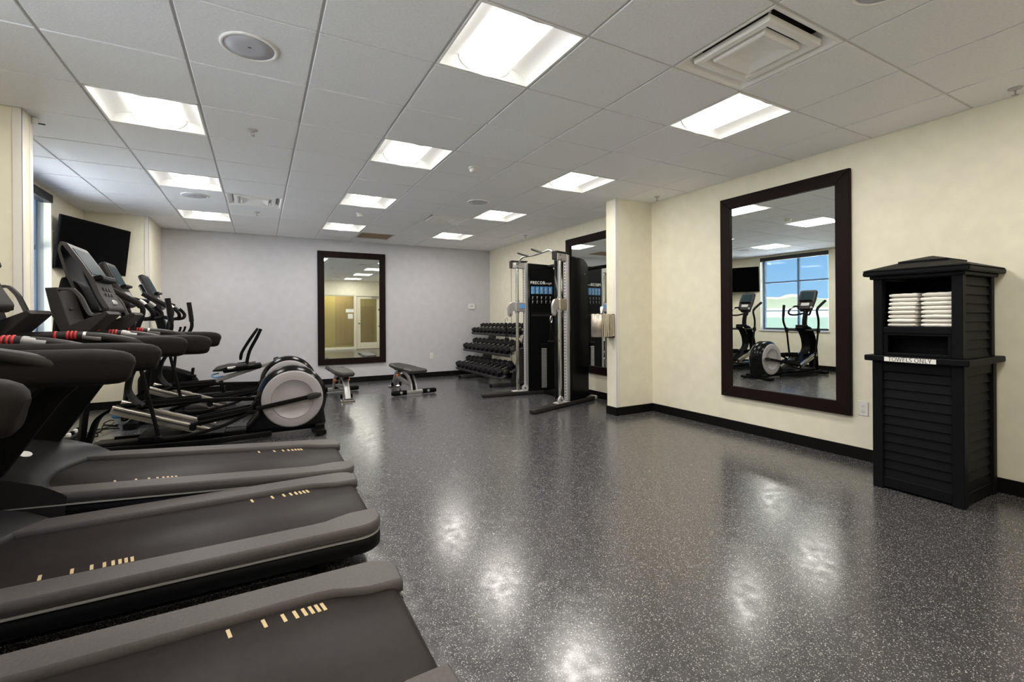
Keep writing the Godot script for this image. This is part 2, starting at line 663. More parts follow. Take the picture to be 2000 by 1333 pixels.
	rbox(st, 4.06, 4.19, 0.01, 2.045, DF - 0.07, DF - 0.025, 0.003)
	rbox(st, 3.435, 4.06, 0.01, 0.25, DF - 0.07, DF - 0.025, 0.003)
	rbox(st, 3.435, 4.06, 1.945, 2.045, DF - 0.07, DF - 0.025, 0.003)
	part(dr, "door_leaf", st, M.door_white)
	st = ms()
	quad(st, P(3.435, 0.25, DF - 0.05), P(4.06, 0.25, DF - 0.05), P(4.06, 1.945, DF - 0.05), P(3.435, 1.945, DF - 0.05))
	part(dr, "pane", st, M.glass)
	st = ms()
	tube(st, [P(3.37, 1.0, DF - 0.025), P(3.37, 1.0, DF + 0.03), P(3.45, 1.0, DF + 0.035)], 0.012, 8)
	lathe(st, [Vector2(0.028, 0), Vector2(0.028, 0.008)], 14, Transform3D(Basis(Vector3.RIGHT, -PI / 2), P(3.37, 1.0, DF - 0.025)))
	part(dr, "door_handle", st, M.bronze)
	st = ms()
	rbox(st, 3.85, 4.1, 1.97, 2.03, DF - 0.025, DF + 0.03, 0.006)
	part(dr, "door_closer", st, M.silver)
	# corridor beyond the glass
	st = ms()
	rbox(st, 0.6, 5.2, 0, CEIL, -2.35, -2.2)
	rbox(st, 0.6, 0.75, 0, CEIL, -2.2, DF - 0.15)
	rbox(st, 5.05, 5.2, 0, CEIL, -2.2, DF - 0.15)
	rbox(st, XR, 5.2, 0, CEIL, DF - 0.15, DF - 0.05)
	shell("wall_corridor", st, M.corridor)
	st = ms()
	rbox(st, 2.75, 3.7, 0.1, 2.3, -2.2, -2.185, 0.003)
	rbox(st, 3.72, 4.3, 0.1, 1.7, -2.2, -2.185, 0.003)
	shell("trim_corridor_panels", st, M.corridor_panel)
	st = ms()
	rbox(st, 0.6, 5.2, -0.004, 0.0, -2.35, DF - 0.2)
	shell("floor_corridor", st, M.corridor_floor)
	st = ms()
	rbox(st, 0.6, 5.2, CEIL, CEIL + 0.12, -2.35, DF - 0.15)
	shell("ceiling_corridor", st, M.white)
	var cl := thing("corridor_light", "round ceiling lamp in the corridor seen through the glass", "ceiling light", P(2.7, CEIL, -1.5))
	st = ms()
	lathe(st, [Vector2(0.16, 0), Vector2(0.16, -0.02), Vector2(0.13, -0.05), Vector2(0.0, -0.06)], 24)
	part(cl, "diffuser", st, M.lens)
	var om := OmniLight3D.new()
	om.name = "corridor_lamp"
	cl.add_child(om)
	om.position = Vector3(0, -0.12, 0)
	om.light_color = Color(1.0, 0.95, 0.8)
	om.light_energy = 0.6
	om.light_size = 0.12
	om.omni_range = 12.0
	om.omni_attenuation = 2.0
	om.shadow_enabled = true
	# notices on the glass
	for q in [[2.9, 3.19, 1.42, 1.55, "white notice strip on the glass screen beside the door", "notice"], [2.975, 3.16, 1.18, 1.37, "square white notice on the glass screen beside the door", "notice"]]:
		st = ms()
		rbox(st, q[0], q[1], q[2], q[3], DF - 0.058, DF - 0.056)
		tag(part(self, "paper_notice", st, M.paper), q[4], q[5])

const LIGHTS := [[2, -3], [2, 0], [2, 3], [2, 6], [2, 9], [-1, -3], [-1, 0], [-1, 3], [-1, 6], [-1, 9], [5, -3], [5, 0], [5, 3], [5, 6], [5, 9]]
const VENTS := [[4, -1], [0, 7], [4, 7]]

func ceiling() -> void:
	var ce := Node3D.new()
	ce.name = "ceiling"
	add_child(ce)
	ce.set_meta("kind", "structure")
	var st := ms()
	rbox(st, XL - 0.2, XR + 0.2, CEIL + 0.16, CEIL + 0.28, DF - 0.15, DB + 0.18)
	part(ce, "ceiling_slab", st, M.tee)
	var open := {}
	for l in LIGHTS: open[Vector2i(l[0], l[1])] = true
	for l in VENTS: open[Vector2i(l[0], l[1])] = true
	open[Vector2i(3, 10)] = true
	var gap := 0.007
	var shared := {}
	for i in range(-3, 8):
		for j in range(-4, 12):
			if open.has(Vector2i(i, j)): continue
			var x0 := maxf(gx(i) + gap, XL)
			var x1 := minf(gx(i + 1) - gap, XR)
			var d0 := maxf(gd(j) + gap, DF)
			var d1 := minf(gd(j + 1) - gap, DB)
			if x1 - x0 < 0.02 or d1 - d0 < 0.02: continue
			var key := "%.3f %.3f" % [x1 - x0, d1 - d0]
			if not shared.has(key):
				st = ms()
				box(st, Vector3.ZERO, Vector3(x1 - x0, 0.018, d1 - d0), 0.003)
				shared[key] = fin(st)
			put(ce, "ceiling_tile", shared[key], M.tile, P((x0 + x1) * 0.5, CEIL + 0.009, (d0 + d1) * 0.5))
	for i in range(-2, 8):
		st = ms()
		rbox(st, gx(i) - 0.012, gx(i) + 0.012, CEIL + 0.008, CEIL + 0.0095, DF, DB)
		rbox(st, gx(i) - 0.001, gx(i) + 0.001, CEIL + 0.0095, CEIL + 0.045, DF, DB)
		part(ce, "grid_runner", st, M.tee)
	for j in range(-3, 12):
		st = ms()
		rbox(st, XL, XR, CEIL + 0.0081, CEIL + 0.0094, gd(j) - 0.012, gd(j) + 0.012)
		part(ce, "grid_runner", st, M.tee)

func light_label(i: int, j: int) -> String:
	var row: String = {-1: "left", 2: "middle", 5: "right"}[i]
	var n: int = {9: 0, 6: 1, 3: 2, 0: 3, -3: 4}[j]
	return "square recessed ceiling light, %s from the back wall in the %s row" % [ordinal(n), row]

func make_light() -> Node3D:
	var t := thing("ceiling_light", "", "ceiling light")
	var h := 0.297
	var st := ms()
	for k in 4:
		var b := Basis(Vector3.UP, PI / 2 * k)
		box(st, b * Vector3(0, 0.006, h - 0.006), Vector3(2 * h, 0.012, 0.012), 0.001, b)
	part(t, "frame", st, M.lamp_white)
	# pan: two curved wings, flat top, end plates
	st = ms()
	var prof := []
	for k in 9:
		var a := PI * 0.5 * k / 8.0
		prof.append(Vector2(-h + 0.012 + (1.0 - cos(a)) * 0.11, 0.012 + sin(a) * 0.07))
	st.set_smooth_group(1)
	for sgn in [1, -1]:
		for k in 8:
			var a: Vector2 = prof[k]
			var b: Vector2 = prof[k + 1]
			quad(st, Vector3(a.x * sgn, a.y, -h), Vector3(a.x * sgn, a.y, h), Vector3(b.x * sgn, b.y, h), Vector3(b.x * sgn, b.y, -h))
	box(st, Vector3(0, 0.092, 0), Vector3(2 * h, 0.008, 2 * h))
	for s in [-1, 1]:
		box(st, Vector3(0, 0.05, s * (h - 0.003)), Vector3(2 * h, 0.076, 0.006))
		box(st, Vector3(s * (h - 0.003), 0.05, 0), Vector3(0.006, 0.076, 2 * h))
	part(t, "reflector_pan", st, M.lamp_white)
	# lens: a shallow trough hanging along the middle
	st = ms()
	var arc := []
	for k in 13:
		var a := PI * k / 12.0
		arc.append(Vector2(-cos(a) * 0.16, 0.085 - sin(a) * 0.086))
	var rings := []
	for z in [-0.286, 0.286]:
		var ring := PackedVector3Array()
		for q in arc: ring.append(Vector3(q.x, q.y, z))
		rings.append(ring)
	loft(st, rings, true)
	part(t, "lens", st, M.lens)
	for s in [-1, 1]:
		st = ms()
		var outer := []
		for q in arc: outer.append(Vector2(q.x * 1.05, q.y - 0.003))
		for k in 13:
			var q: Vector2 = arc[12 - k]
			outer.append(Vector2(q.x * 0.9, q.y + 0.008))
		prism(st, outer, s * 0.287 - 0.002, s * 0.287 + 0.002)
		part(t, "lens_end", st, M.silver_light)
	var al := AreaLight3D.new()
	al.name = "light"
	t.add_child(al)
	al.position = Vector3(0, -0.006, 0)
	al.rotation.x = -PI / 2
	al.area_size = Vector2(0.5, 0.5)
	al.light_energy = 0.65
	al.light_color = Color(1.0, 0.98, 0.95)
	al.area_range = 14.0
	al.area_attenuation = 2.0
	al.shadow_enabled = true
	return t

func make_vent() -> Node3D:
	var t := thing("air_diffuser", "", "air vent")
	var h := 0.297
	var st := ms()
	var ring := func(w: float, y: float) -> PackedVector3Array:
		return PackedVector3Array([Vector3(-w, y, -w), Vector3(w, y, -w), Vector3(w, y, w), Vector3(-w, y, w)])
	# outer cone
	loft(st, [ring.call(h, 0.012), ring.call(h, 0.0), ring.call(h - 0.014, 0.0), ring.call(h - 0.03, 0.012), ring.call(h - 0.085, 0.075), ring.call(h - 0.08, 0.08)], false, false, -1)
	part(t, "outer_cone", st, M.white)
	st = ms()
	box(st, Vector3(0, 0.12, 0), Vector3(2 * h, 0.006, 2 * h))
	part(t, "duct", st, M.slot)
	st = ms()
	loft(st, [ring.call(0.225, 0.028), ring.call(0.22, -0.002), ring.call(0.185, -0.002), ring.call(0.172, 0.02), ring.call(0.15, 0.05), ring.call(0.145, 0.055)], false, false, -1)
	part(t, "middle_cone", st, M.white)
	st = ms()
	loft(st, [ring.call(0.155, 0.022), ring.call(0.15, -0.004), ring.call(0.14, -0.008), ring.call(0.085, 0.012), ring.call(0.04, 0.02)], true, false, -1)
	part(t, "inner_plate", st, M.white)
	for a in 4:
		st = ms()
		var b := Basis(Vector3.UP, PI / 4 + a * PI / 2)
		box(st, b * Vector3(0.24, 0.035, 0), Vector3(0.16, 0.006, 0.01), 0.0, b)
		part(t, "strut", st, M.tee)
	return t

func ceiling_things() -> void:
	var proto: Node3D = null
	for l in LIGHTS:
		var o: Node3D
		if proto == null:
			proto = make_light()
			o = proto
			o.set_meta("label", light_label(l[0], l[1]))
			o.set_meta("group", "recessed ceiling lights")
		else:
			o = copy(proto, light_label(l[0], l[1]), "recessed ceiling lights")
		o.position = P(gx(l[0] + 0.5), CEIL, gd(l[1] + 0.5))
	var vl := ["large white square air diffuser nearest the camera, above the towel cabinet side", "white square air diffuser on the left side beside a round speaker", "white square air diffuser near the cable machine"]
	var v0: Node3D = null
	for k in VENTS.size():
		var o: Node3D
		if v0 == null:
			v0 = make_vent()
			o = v0
			o.set_meta("label", vl[0])
			o.set_meta("group", "air diffusers")
		else:
			o = copy(v0, vl[k], "air diffusers")
		o.position = P(gx(VENTS[k][0] + 0.5), CEIL, gd(VENTS[k][1] + 0.5))
	# return grille near the back wall
	var rg := thing("return_grille", "brownish slatted return air grille near the grey back wall", "air vent", P(gx(3.5), CEIL, gd(10.5)))
	var st := ms()
	var h := 0.297
	for k in 4:
		var b := Basis(Vector3.UP, PI / 2 * k)
		box(st, b * Vector3(0, 0.006, h - 0.012), Vector3(2 * h, 0.012, 0.024), 0.002, b)
	part(rg, "frame", st, M.tee)
	st = ms()
	box(st, Vector3(0, 0.06, 0), Vector3(2 * h, 0.004, 2 * h))
	part(rg, "backing", st, M.return_grille)
	for k in 16:
		st = ms()
		box(st, Vector3(0, 0.02, -0.255 + k * 0.034), Vector3(2 * h - 0.05, 0.003, 0.03), 0.0, Basis(Vector3.RIGHT, 0.7))
		part(rg, "slat", st, M.return_grille)
	# speakers
	var sp: Node3D = null
	for q in [[0.5, 1.5, "large round grey ceiling speaker at the upper left"], [4.5, 5.5, "round grey ceiling speaker between the middle and right light rows"], [-0.5, 7.5, "round grey ceiling speaker in the left light row"], [4.5, -1.5, "round grey ceiling speaker cut by the top edge of the picture"]]:
		if sp == null:
			sp = thing("ceiling_speaker", q[2], "speaker", Vector3.ZERO, "round ceiling speakers")
			st = ms()
			lathe(st, [Vector2(0.138, 0.002), Vector2(0.138, -0.004), Vector2(0.132, -0.008), Vector2(0.12, -0.008), Vector2(0.117, -0.002)], 40, Transform3D(), false)
			part(sp, "rim", st, M.white)
			st = ms()
			lathe(st, [Vector2(0.118, 0.0), Vector2(0.117, -0.005), Vector2(0.06, -0.0075), Vector2(0.0, -0.008)], 40)
			part(sp, "grille", st, M.speaker_grey)
			st = ms()
			box(st, Vector3(0.0, -0.008, 0.01), Vector3(0.016, 0.002, 0.006))
			part(sp, "badge", st, M.slot)
			sp.position = P(gx(q[0]), CEIL, gd(q[1]))
		else:
			copy(sp, q[2], "round ceiling speakers").position = P(gx(q[0]), CEIL, gd(q[1]))
	# sprinklers
	var sk: Node3D = null
	for q in [[0.5, 3.5, "small sprinkler head beside the nearer left ceiling light"], [7.45, 3.5, "sprinkler head beside the cream pier on the right"], [7.49, -1.4, "sprinkler head above the towel cabinet at the right edge"], [0.53, 8.55, "sprinkler head behind the left air diffuser"], [7.32, 8.4, "sprinkler head above the dumbbell rack"]]:
		if sk == null:
			sk = thing("sprinkler", q[2], "sprinkler", Vector3.ZERO, "ceiling sprinklers")
			st = ms()
			lathe(st, [Vector2(0.036, 0.001), Vector2(0.034, -0.006), Vector2(0.018, -0.012), Vector2(0.012, -0.012)], 20)
			part(sk, "escutcheon", st, M.silver_light)
			st = ms()
			tube(st, [Vector3(0, -0.01, 0), Vector3(0, -0.022, 0)], 0.006, 8)
			tube(st, [Vector3(0, -0.018, 0), Vector3(0.012, -0.026, 0), Vector3(0.004, -0.042, 0)], 0.0022, 6)
			tube(st, [Vector3(0, -0.018, 0), Vector3(-0.012, -0.026, 0), Vector3(-0.004, -0.042, 0)], 0.0022, 6)
			part(sk, "frame", st, M.silver)
			st = ms()
			lathe(st, [Vector2(0.004, -0.04), Vector2(0.017, -0.044), Vector2(0.017, -0.046), Vector2(0.0, -0.046)], 16)
			part(sk, "deflector", st, M.silver)
			sk.position = P(gx(q[0]), CEIL, gd(q[1]))
		else:
			copy(sk, q[2], "ceiling sprinklers").position = P(gx(q[0]), CEIL, gd(q[1]))
	for q in [[3.53, 3.55, "white smoke detector in the middle of the ceiling"], [2.56, 7.65, "white smoke detector between two middle row lights"]]:
		var sd := thing("smoke_detector", q[2], "smoke detector", P(gx(q[0]), CEIL, gd(q[1])), "smoke detectors")
		st = ms()
		lathe(st, [Vector2(0.052, 0.001), Vector2(0.052, -0.012), Vector2(0.046, -0.016)], 24)
		part(sd, "base", st, M.plastic_white)
		st = ms()
		lathe(st, [Vector2(0.04, -0.016), Vector2(0.042, -0.03), Vector2(0.034, -0.042), Vector2(0.0, -0.044)], 24)
		part(sd, "sensor_head", st, M.plastic_white)
	var ca := thing("wall_sensor", "small white sensor at the top of the left pier", "sensor", P(-1.378, CEIL - 0.03, 4.47))
	st = ms()
	box(st, Vector3(0.0, 0.0, 0), Vector3(0.03, 0.05, 0.03), 0.005)
	part(ca, "body", st, M.plastic_white)
	st = ms()
	tube(st, [Vector3(0.0, -0.012, 0), Vector3(0.05, -0.016, 0)], 0.005, 8)
	part(ca, "stem", st, M.slot)

# ------------------------------------------------------------------ things on the walls
func framed_mirror(label: String, w: float, h: float, at: Vector3, turn: float) -> void:
	var t := thing("framed_mirror", label, "mirror", at, "framed wall mirrors")
	t.rotation.y = turn
	var a := w * 0.5
	var b := h * 0.5
	var f := 0.112
	for s in [[Vector2(-a, -b), Vector2(a, -b), Vector2(a - f, -b + f), Vector2(-a + f, -b + f)], [Vector2(a, -b), Vector2(a, b), Vector2(a - f, b - f), Vector2(a - f, -b + f)], [Vector2(a, b), Vector2(-a, b), Vector2(-a + f, b - f), Vector2(a - f, b - f)], [Vector2(-a, b), Vector2(-a, -b), Vector2(-a + f, -b + f), Vector2(-a + f, b - f)]]:
		var st := ms()
		prism(st, s, 0.002, 0.042, 0.004)
		part(t, "frame_rail", st, M.espresso)
	var st := ms()
	box(st, Vector3(0, 0, 0.012), Vector3(w - 2 * f + 0.01, h - 2 * f + 0.01, 0.012))
	part(t, "mirror_glass", st, M.mirror)

func outlet(label: String, at: Vector3, turn: float) -> void:
	var t := thing("wall_outlet", label, "outlet", at)
	t.rotation.y = turn
	var st := ms()
	box(st, Vector3(0, 0, 0.004), Vector3(0.075, 0.118, 0.007), 0.002)
	part(t, "cover_plate", st, M.plastic_white)
	for s in [-1, 1]:
		st = ms()
		prism(st, Array(rrect(0.034, 0.03, 0.01)), 0.007, 0.0095, 0.001, Transform3D(Basis(), Vector3(0, s * 0.02, 0)))
		var r := part(t, "receptacle", st, M.plastic_white)
		st = ms()
		for k in [-1, 1]: box(st, Vector3(k * 0.0065, s * 0.02 + 0.003, 0.0096), Vector3(0.002, 0.009, 0.001))
		box(st, Vector3(0, s * 0.02 - 0.008, 0.0096), Vector3(0.005, 0.004, 0.001))
		part(r, "slot", st, M.slot)

func wall_things() -> void:
	framed_mirror("large dark-framed wall mirror on the near right wall, reflecting the window", 1.236, 2.085, P(XR, 1.398, 2.648), -PI / 2)
	framed_mirror("dark-framed wall mirror behind the cable machine, half hidden by the pier", 1.236, 2.085, P(XR, 1.398, 5.5), -PI / 2)
	framed_mirror("dark-framed wall mirror on the grey back wall, reflecting the door", 1.21, 2.075, P(1.531, 1.391, DB), 0)
	outlet("white double outlet on the right wall beside the towel cabinet", P(XR, 0.43, 1.955), -PI / 2)
	outlet("white double outlet low on the grey back wall", P(3.064, 0.432, DB), 0)
	var th := thing("thermostat", "small white thermostat on the grey back wall", "thermostat", P(3.945, 1.435, DB))
	var st := ms()
	box(st, Vector3(0, 0, 0.012), Vector3(0.15, 0.115, 0.022), 0.006)
	part(th, "housing", st, M.plastic_white)
	st = ms()
	box(st, Vector3(0, 0.004, 0.0235), Vector3(0.075, 0.05, 0.002))
	part(th, "display", st, M.speaker_grey)
	# television on its arm
	var tv := thing("television", "flat black wall television angled out above the ellipticals", "television", P(-1.761, 2.093, 7.475))
	tv.basis = Basis(Vector3(0.393, 0, -0.9195), Vector3(0.108, 0.993, 0.046), Vector3(0.913, -0.118, 0.39)).orthonormalized()
	st = ms()
	box(st, Vector3(0, 0, -0.014), Vector3(1.083, 0.615, 0.028), 0.005)
	box(st, Vector3(0, -0.04, -0.038), Vector3(0.75, 0.4, 0.04), 0.012)
	part(tv, "housing", st, M.black)
	st = ms()
	box(st, Vector3(0, 0.004, 0.0005), Vector3(1.06, 0.59, 0.002))
	part(tv, "screen", st, M.screen)
	var inv := tv.transform.affine_inverse()
	st = ms()
	var wallp := inv * P(XL + 0.004, 2.09, 7.56)
	var b2 := Basis(Vector3.UP, PI / 2)
	box(st, wallp, Vector3(0.016, 0.3, 0.2), 0.003, inv.basis)
	sweep(st, [wallp, Vector3(0, 0, -0.07)], rrect(0.05, 0.07, 0.008), inv.basis * Vector3.UP)
	box(st, Vector3(0, 0, -0.066), Vector3(0.3, 0.26, 0.016), 0.003)
	part(tv, "wall_mount", st, M.black_matte)
	var cord := ms()
	tube(cord, spline([P(XL + 0.03, 1.85, 7.35), P(XL + 0.012, 1.5, 7.33), P(XL + 0.014, 1.0, 7.36), P(XL + 0.012, 0.45, 7.34)]), 0.005, 6)
	tag(part(self, "extension_cord", cord, M.black_matte), "thin black cord hanging down the wall below the television", "cord")
	# wipes dispenser on the pier end
	var wd := thing("wipes_dispenser", "brushed steel wipes dispenser with a white wipe on the right pier", "dispenser", P(3.791, 1.095, 4.38))
	st = ms()
	box(st, Vector3(-0.03, -0.005, 0), Vector3(0.06, 0.29, 0.135), 0.006)
	part(wd, "wall_bracket", st, M.charcoal)
	st = ms()
	box(st, Vector3(-0.034, 0.0, 0.066), Vector3(0.05, 0.26, 0.01), 0.003)
	part(wd, "bracket_cover", st, M.brushed)
	st = ms()
	var outl := []
	for k in 17:
		var a := -PI * 0.5 - PI * k / 16.0
		outl.append(Vector2(-0.18 + cos(a) * 0.11, sin(a) * 0.092))
	outl.append(Vector2(-0.06, 0.092))
	outl.append(Vector2(-0.06, -0.092))
	var tv2 := Transform3D(Basis(Vector3.RIGHT, Vector3(0, 0, -1), Vector3.UP), Vector3.ZERO)
	prism(st, outl, -0.135, 0.14, 0.004, tv2, 1)
	part(wd, "canister", st, M.brushed)
	for k in 5:
		st = ms()
		box(st, Vector3(-0.09 - k * 0.032, 0.0, 0.0925), Vector3(0.018 if k % 2 else 0.01, 0.268, 0.006), 0.002)
		part(wd, "rib", st, M.aluminium)
	st = ms()
	lathe(st, [Vector2(0.03, 0.14), Vector2(0.026, 0.148), Vector2(0.01, 0.15)], 16, Transform3D(Basis(), Vector3(-0.16, 0, 0)))
	part(wd, "opening_ring", st, M.black)
	st = ms()
	sweep(st, spline([Vector3(-0.16, 0.14, 0), Vector3(-0.158, 0.18, 0.004), Vector3(-0.15, 0.215, 0), Vector3(-0.152, 0.232, -0.004)], 4), rrect(0.05, 0.012, 0.005), Vector3.RIGHT, [0.45, 0.5, 0.55, 0.6, 0.75, 0.85, 0.95, 1.0, 1.05, 1.0, 0.9, 0.8, 0.6])
	part(wd, "wipe", st, M.paper)

# ------------------------------------------------------------------ treadmills
func make_treadmill(label: String, at: Vector3, incline: float, back := 0.0, head_back := 0.0) -> void:
	var t := thing("treadmill", label, "treadmill", at, "treadmills in a row")
	var flat := Transform3D(Basis(Vector3(1, 0, 0), Vector3(0, 0, 1), Vector3(0, 1, 0)), Vector3.ZERO)
	var turn := Basis(Vector3.BACK, -incline)
	var pivot := Vector3(-0.1, 0.1, 0)
	var tip := Transform3D(turn, pivot - turn * pivot)
	for s in [1, -1]:
		var o := [Vector2(-1.72, s * 0.435), Vector2(-0.12, s * 0.435)]
		for k in range(1, 8):
			var a := PI * 0.5 * k / 8.0
			o.append(Vector2(-0.12 + sin(a) * 0.12, s * (0.335 + cos(a) * 0.10)))
		o.append_array([Vector2(0.0, s * 0.335), Vector2(-0.004, s * 0.238), Vector2(-0.13, s * 0.242), Vector2(-0.19, s * 0.262), Vector2(-0.25, s * 0.288), Vector2(-0.31, s * 0.294), Vector2(-1.72, s * 0.294)])
		var st := ms()
		prism(st, o, 0.168, 0.222, 0.009, flat, 2)
		var rail := part(t, "side_rail", st, M.rail_plastic)
		rail.transform = tip
		var o2 := []
		for q in o: o2.append(Vector2(q.x - 0.004, q.y + s * 0.003) if absf(q.y) > 0.3 else q)
		st = ms()
		prism(st, o2, 0.160, 0.1665, 0.0, flat)
		part(rail, "trim_strip", st, M.silver)
		st = ms()
		prism(st, o, 0.085, 0.1595, 0.012, flat, 2)
		part(rail, "lower_skirt", st, M.black)
	var st := ms()
	var bo := []
	for k in 9:
		var a := -PI * 0.5 + PI * k / 8.0
		bo.append(Vector2(-0.058 + cos(a) * 0.045, 0.152 + sin(a) * 0.045))
	for k in 9:
		var a := PI * 0.5 + PI * k / 8.0
		bo.append(Vector2(-1.68 + cos(a) * 0.045, 0.152 + sin(a) * 0.045))
	prism(st, bo, -0.285, 0.285, 0.002, Transform3D(), 2)
	var belt := part(t, "running_belt", st, M.belt)
	belt.transform = tip
	for g in [[[-0.284, -0.303, -0.323, -0.345, -0.372, -0.408, -0.466, -0.566], -0.245], [[-1.0, -1.02, -1.04, -1.062, -1.09, -1.13, -1.19, -1.285], 0.215]]:
		for x in g[0]:
			st = ms()
			box(st, Vector3(x, 0.1974, g[1]), Vector3(0.011, 0.0008, 0.05), 0.0, Basis(Vector3.UP, 0.22))
			part(belt, "printed_mark", st, M.tan_print)
	st = ms()
	box(st, Vector3(-0.9, 0.085, 0), Vector3(1.4, 0.07, 0.5), 0.01)
	box(st, Vector3(-0.28, 0.09, 0), Vector3(0.1, 0.05, 0.7), 0.008)
	var fr := part(t, "deck_frame", st, M.black)
	fr.transform = tip
	for s in [-1, 1]:
		st = ms()
		lathe(st, [Vector2(0.038, 0.0), Vector2(0.04, 0.012), Vector2(0.03, 0.03), Vector2(0.02, 0.1)], 14, Transform3D(Basis(), Vector3(-0.28, 0, s * 0.3)))
		part(t, "rear_foot", st, M.black_matte)
		st = ms()
		box(st, Vector3(-1.62, 0.06, s * 0.3), Vector3(0.14, 0.12 + incline * 1.2, 0.07), 0.015)
		lathe(st, [Vector2(0.035, -0.02), Vector2(0.05, -0.015), Vector2(0.05, 0.015), Vector2(0.035, 0.02)], 16, Transform3D(Basis(Vector3.RIGHT, PI / 2), Vector3(-1.75, 0.05, s * 0.3)))
		part(t, "lift_leg", st, M.black)
	# motor hood
	var rings := []
	for k in 15:
		var z := -0.437 + 0.874 * k / 14.0
		var q := absf(z) / 0.437
		var xr := -1.60 + 0.17 * q * q
		var f := 1.0 - 0.25 * pow(q, 4.0)
		var ring := PackedVector3Array()
		for p in [Vector2(xr, 0.205), Vector2(xr - 0.02, 0.222), Vector2(xr - 0.10, 0.226 + 0.055 * f), Vector2(xr - 0.22, 0.226 + 0.105 * f), Vector2(xr - 0.34, 0.226 + 0.13 * f), Vector2(-2.02, 0.226 + 0.12 * f), Vector2(-2.10, 0.226 + 0.07 * f), Vector2(-2.13, 0.20), Vector2(-2.13, 0.10), Vector2(xr, 0.10)]:
			ring.append(Vector3(p.x, p.y, z))
		rings.append(ring)
	st = ms()
	loft(st, rings, true)
	var hood := part(t, "motor_hood", st, M.hood)
	hood.transform = tip
	st = ms()
	var ov := []
	for k in 20: ov.append(Vector2(cos(TAU * k / 20) * 0.028, sin(TAU * k / 20) * 0.05))
	prism(st, ov, -0.001, 0.002, 0.0, Transform3D(Basis(Vector3.BACK, -0.395) * Basis(Vector3(1, 0, 0), Vector3(0, 0, -1), Vector3(0, 1, 0)), Vector3(-1.757, 0.311, -0.08)))
	var badge := part(hood, "badge", st, M.paper)
	badge.set_meta("label", "white oval badge")
	# uprights, handrails, hand bars
	for s in [1, -1]:
		st = ms()
		prism(st, rounded([Vector2(-1.18, 1.05), Vector2(-1.32, 0.93), Vector2(-1.45, 0.79), Vector2(-1.56, 0.61), Vector2(-1.69, 0.40), Vector2(-1.77, 0.2), Vector2(-2.0, 0.2), Vector2(-1.87, 0.55), Vector2(-1.73, 0.85), Vector2(-1.6, 1.1)], 0.05), 0.375 * s - 0.03, 0.375 * s + 0.03, 0.01)
		part(t, "upright", st, M.black_matte).position.x = back
		st = ms()
		var path := []
		for q in [[-0.80, 1.052], [-0.803, 1.053], [-0.812, 1.054], [-0.83, 1.056], [-0.86, 1.058], [-0.9, 1.06], [-1.05, 1.062], [-1.2, 1.07], [-1.32, 1.08], [-1.42, 1.085], [-1.5, 1.085]]:
			path.append(Vector3(q[0], q[1], s * 0.39))
		sweep(st, path, rrect(0.085, 0.112, 0.034, 4), Vector3.UP, [0.35, 0.6, 0.78, 0.9, 0.97, 1.0, 1.0, Vector2(1, 0.92), Vector2(0.95, 0.8), Vector2(0.9, 0.62), Vector2(0.8, 0.45)])
		part(t, "handrail", st, M.foam).position.x = back
		st = ms()
		var hp := spline([Vector3(-0.98, 1.075, s * 0.365), Vector3(-1.08, 1.108, s * 0.345), Vector3(-1.2, 1.128, s * 0.33), Vector3(-1.4, 1.132, s * 0.315), Vector3(-1.5, 1.125, s * 0.26), Vector3(-1.53, 1.12, s * 0.1)], 5)
		tube(st, hp, 0.019, 12)
		var hb := part(t, "hand_bar", st, M.charcoal)
		hb.position.x = back
		for x in [-1.312, -1.268, -1.254, -1.24]:
			st = ms()
			lathe(st, [Vector2(0.0195, -0.005), Vector2(0.0215, -0.003), Vector2(0.0215, 0.003), Vector2(0.0195, 0.005)], 14, Transform3D(Basis(Vector3.BACK, PI / 2), Vector3(x, 1.1315, s * (0.3255 + (x + 1.25) * 0.075))))
			part(hb, "red_band", st, M.red)
		st = ms()
		tube(st, [Vector3(-1.145, 1.119, s * 0.337), Vector3(-1.215, 1.1295, s * 0.329)], 0.0197, 12)
		part(hb, "pulse_sensor", st, M.silver)
	st = ms()
	sweep(st, [Vector3(-1.545, 1.075, -0.37), Vector3(-1.545, 1.075, 0.37)], rrect(0.09, 0.07, 0.02), Vector3.UP)
	part(t, "cross_bar", st, M.black_matte).position.x = back + head_back
	# console
	st = ms()
	prism(st, rounded([Vector2(-1.575, 1.07), Vector2(-1.50, 1.07), Vector2(-1.40, 1.27), Vector2(-1.46, 1.42), Vector2(-1.53, 1.46), Vector2(-1.56, 1.3)], 0.03), -0.1, 0.1, 0.015)
	part(t, "console_neck", st, M.black_matte).position.x = back + head_back
	st = ms()
	var side := [Vector2(-1.485, 1.637), Vector2(-1.42, 1.53), Vector2(-1.372, 1.44), Vector2(-1.342, 1.35), Vector2(-1.30, 1.268), Vector2(-1.325, 1.238), Vector2(-1.41, 1.255), Vector2(-1.455, 1.36), Vector2(-1.495, 1.47), Vector2(-1.525, 1.6), Vector2(-1.51, 1.645)]
	prism(st, rounded(side, 0.02), -0.19, 0.19, 0.018)
	var head := part(t, "console_head", st, M.charcoal)
	head.position.x = back + head_back
	var fa := Vector2(-1.372, 1.44) - Vector2(-1.485, 1.637)
	var fb := Basis(Vector3.BACK, atan2(fa.y, fa.x) + PI / 2)   # local y runs up the face, local x points to the runner
	st = ms()
	box(st, Vector3(-1.4265, 1.5405, 0), Vector3(0.003, 0.165, 0.285), 0.001, fb)
	part(head, "display", st, M.display_glow)
	st = ms()
	box(st, Vector3(-1.358, 1.446, 0), Vector3(0.045, 0.03, 0.3), 0.006, Basis(Vector3.BACK, 0.25))
	part(head, "reading_ledge", st, M.black)
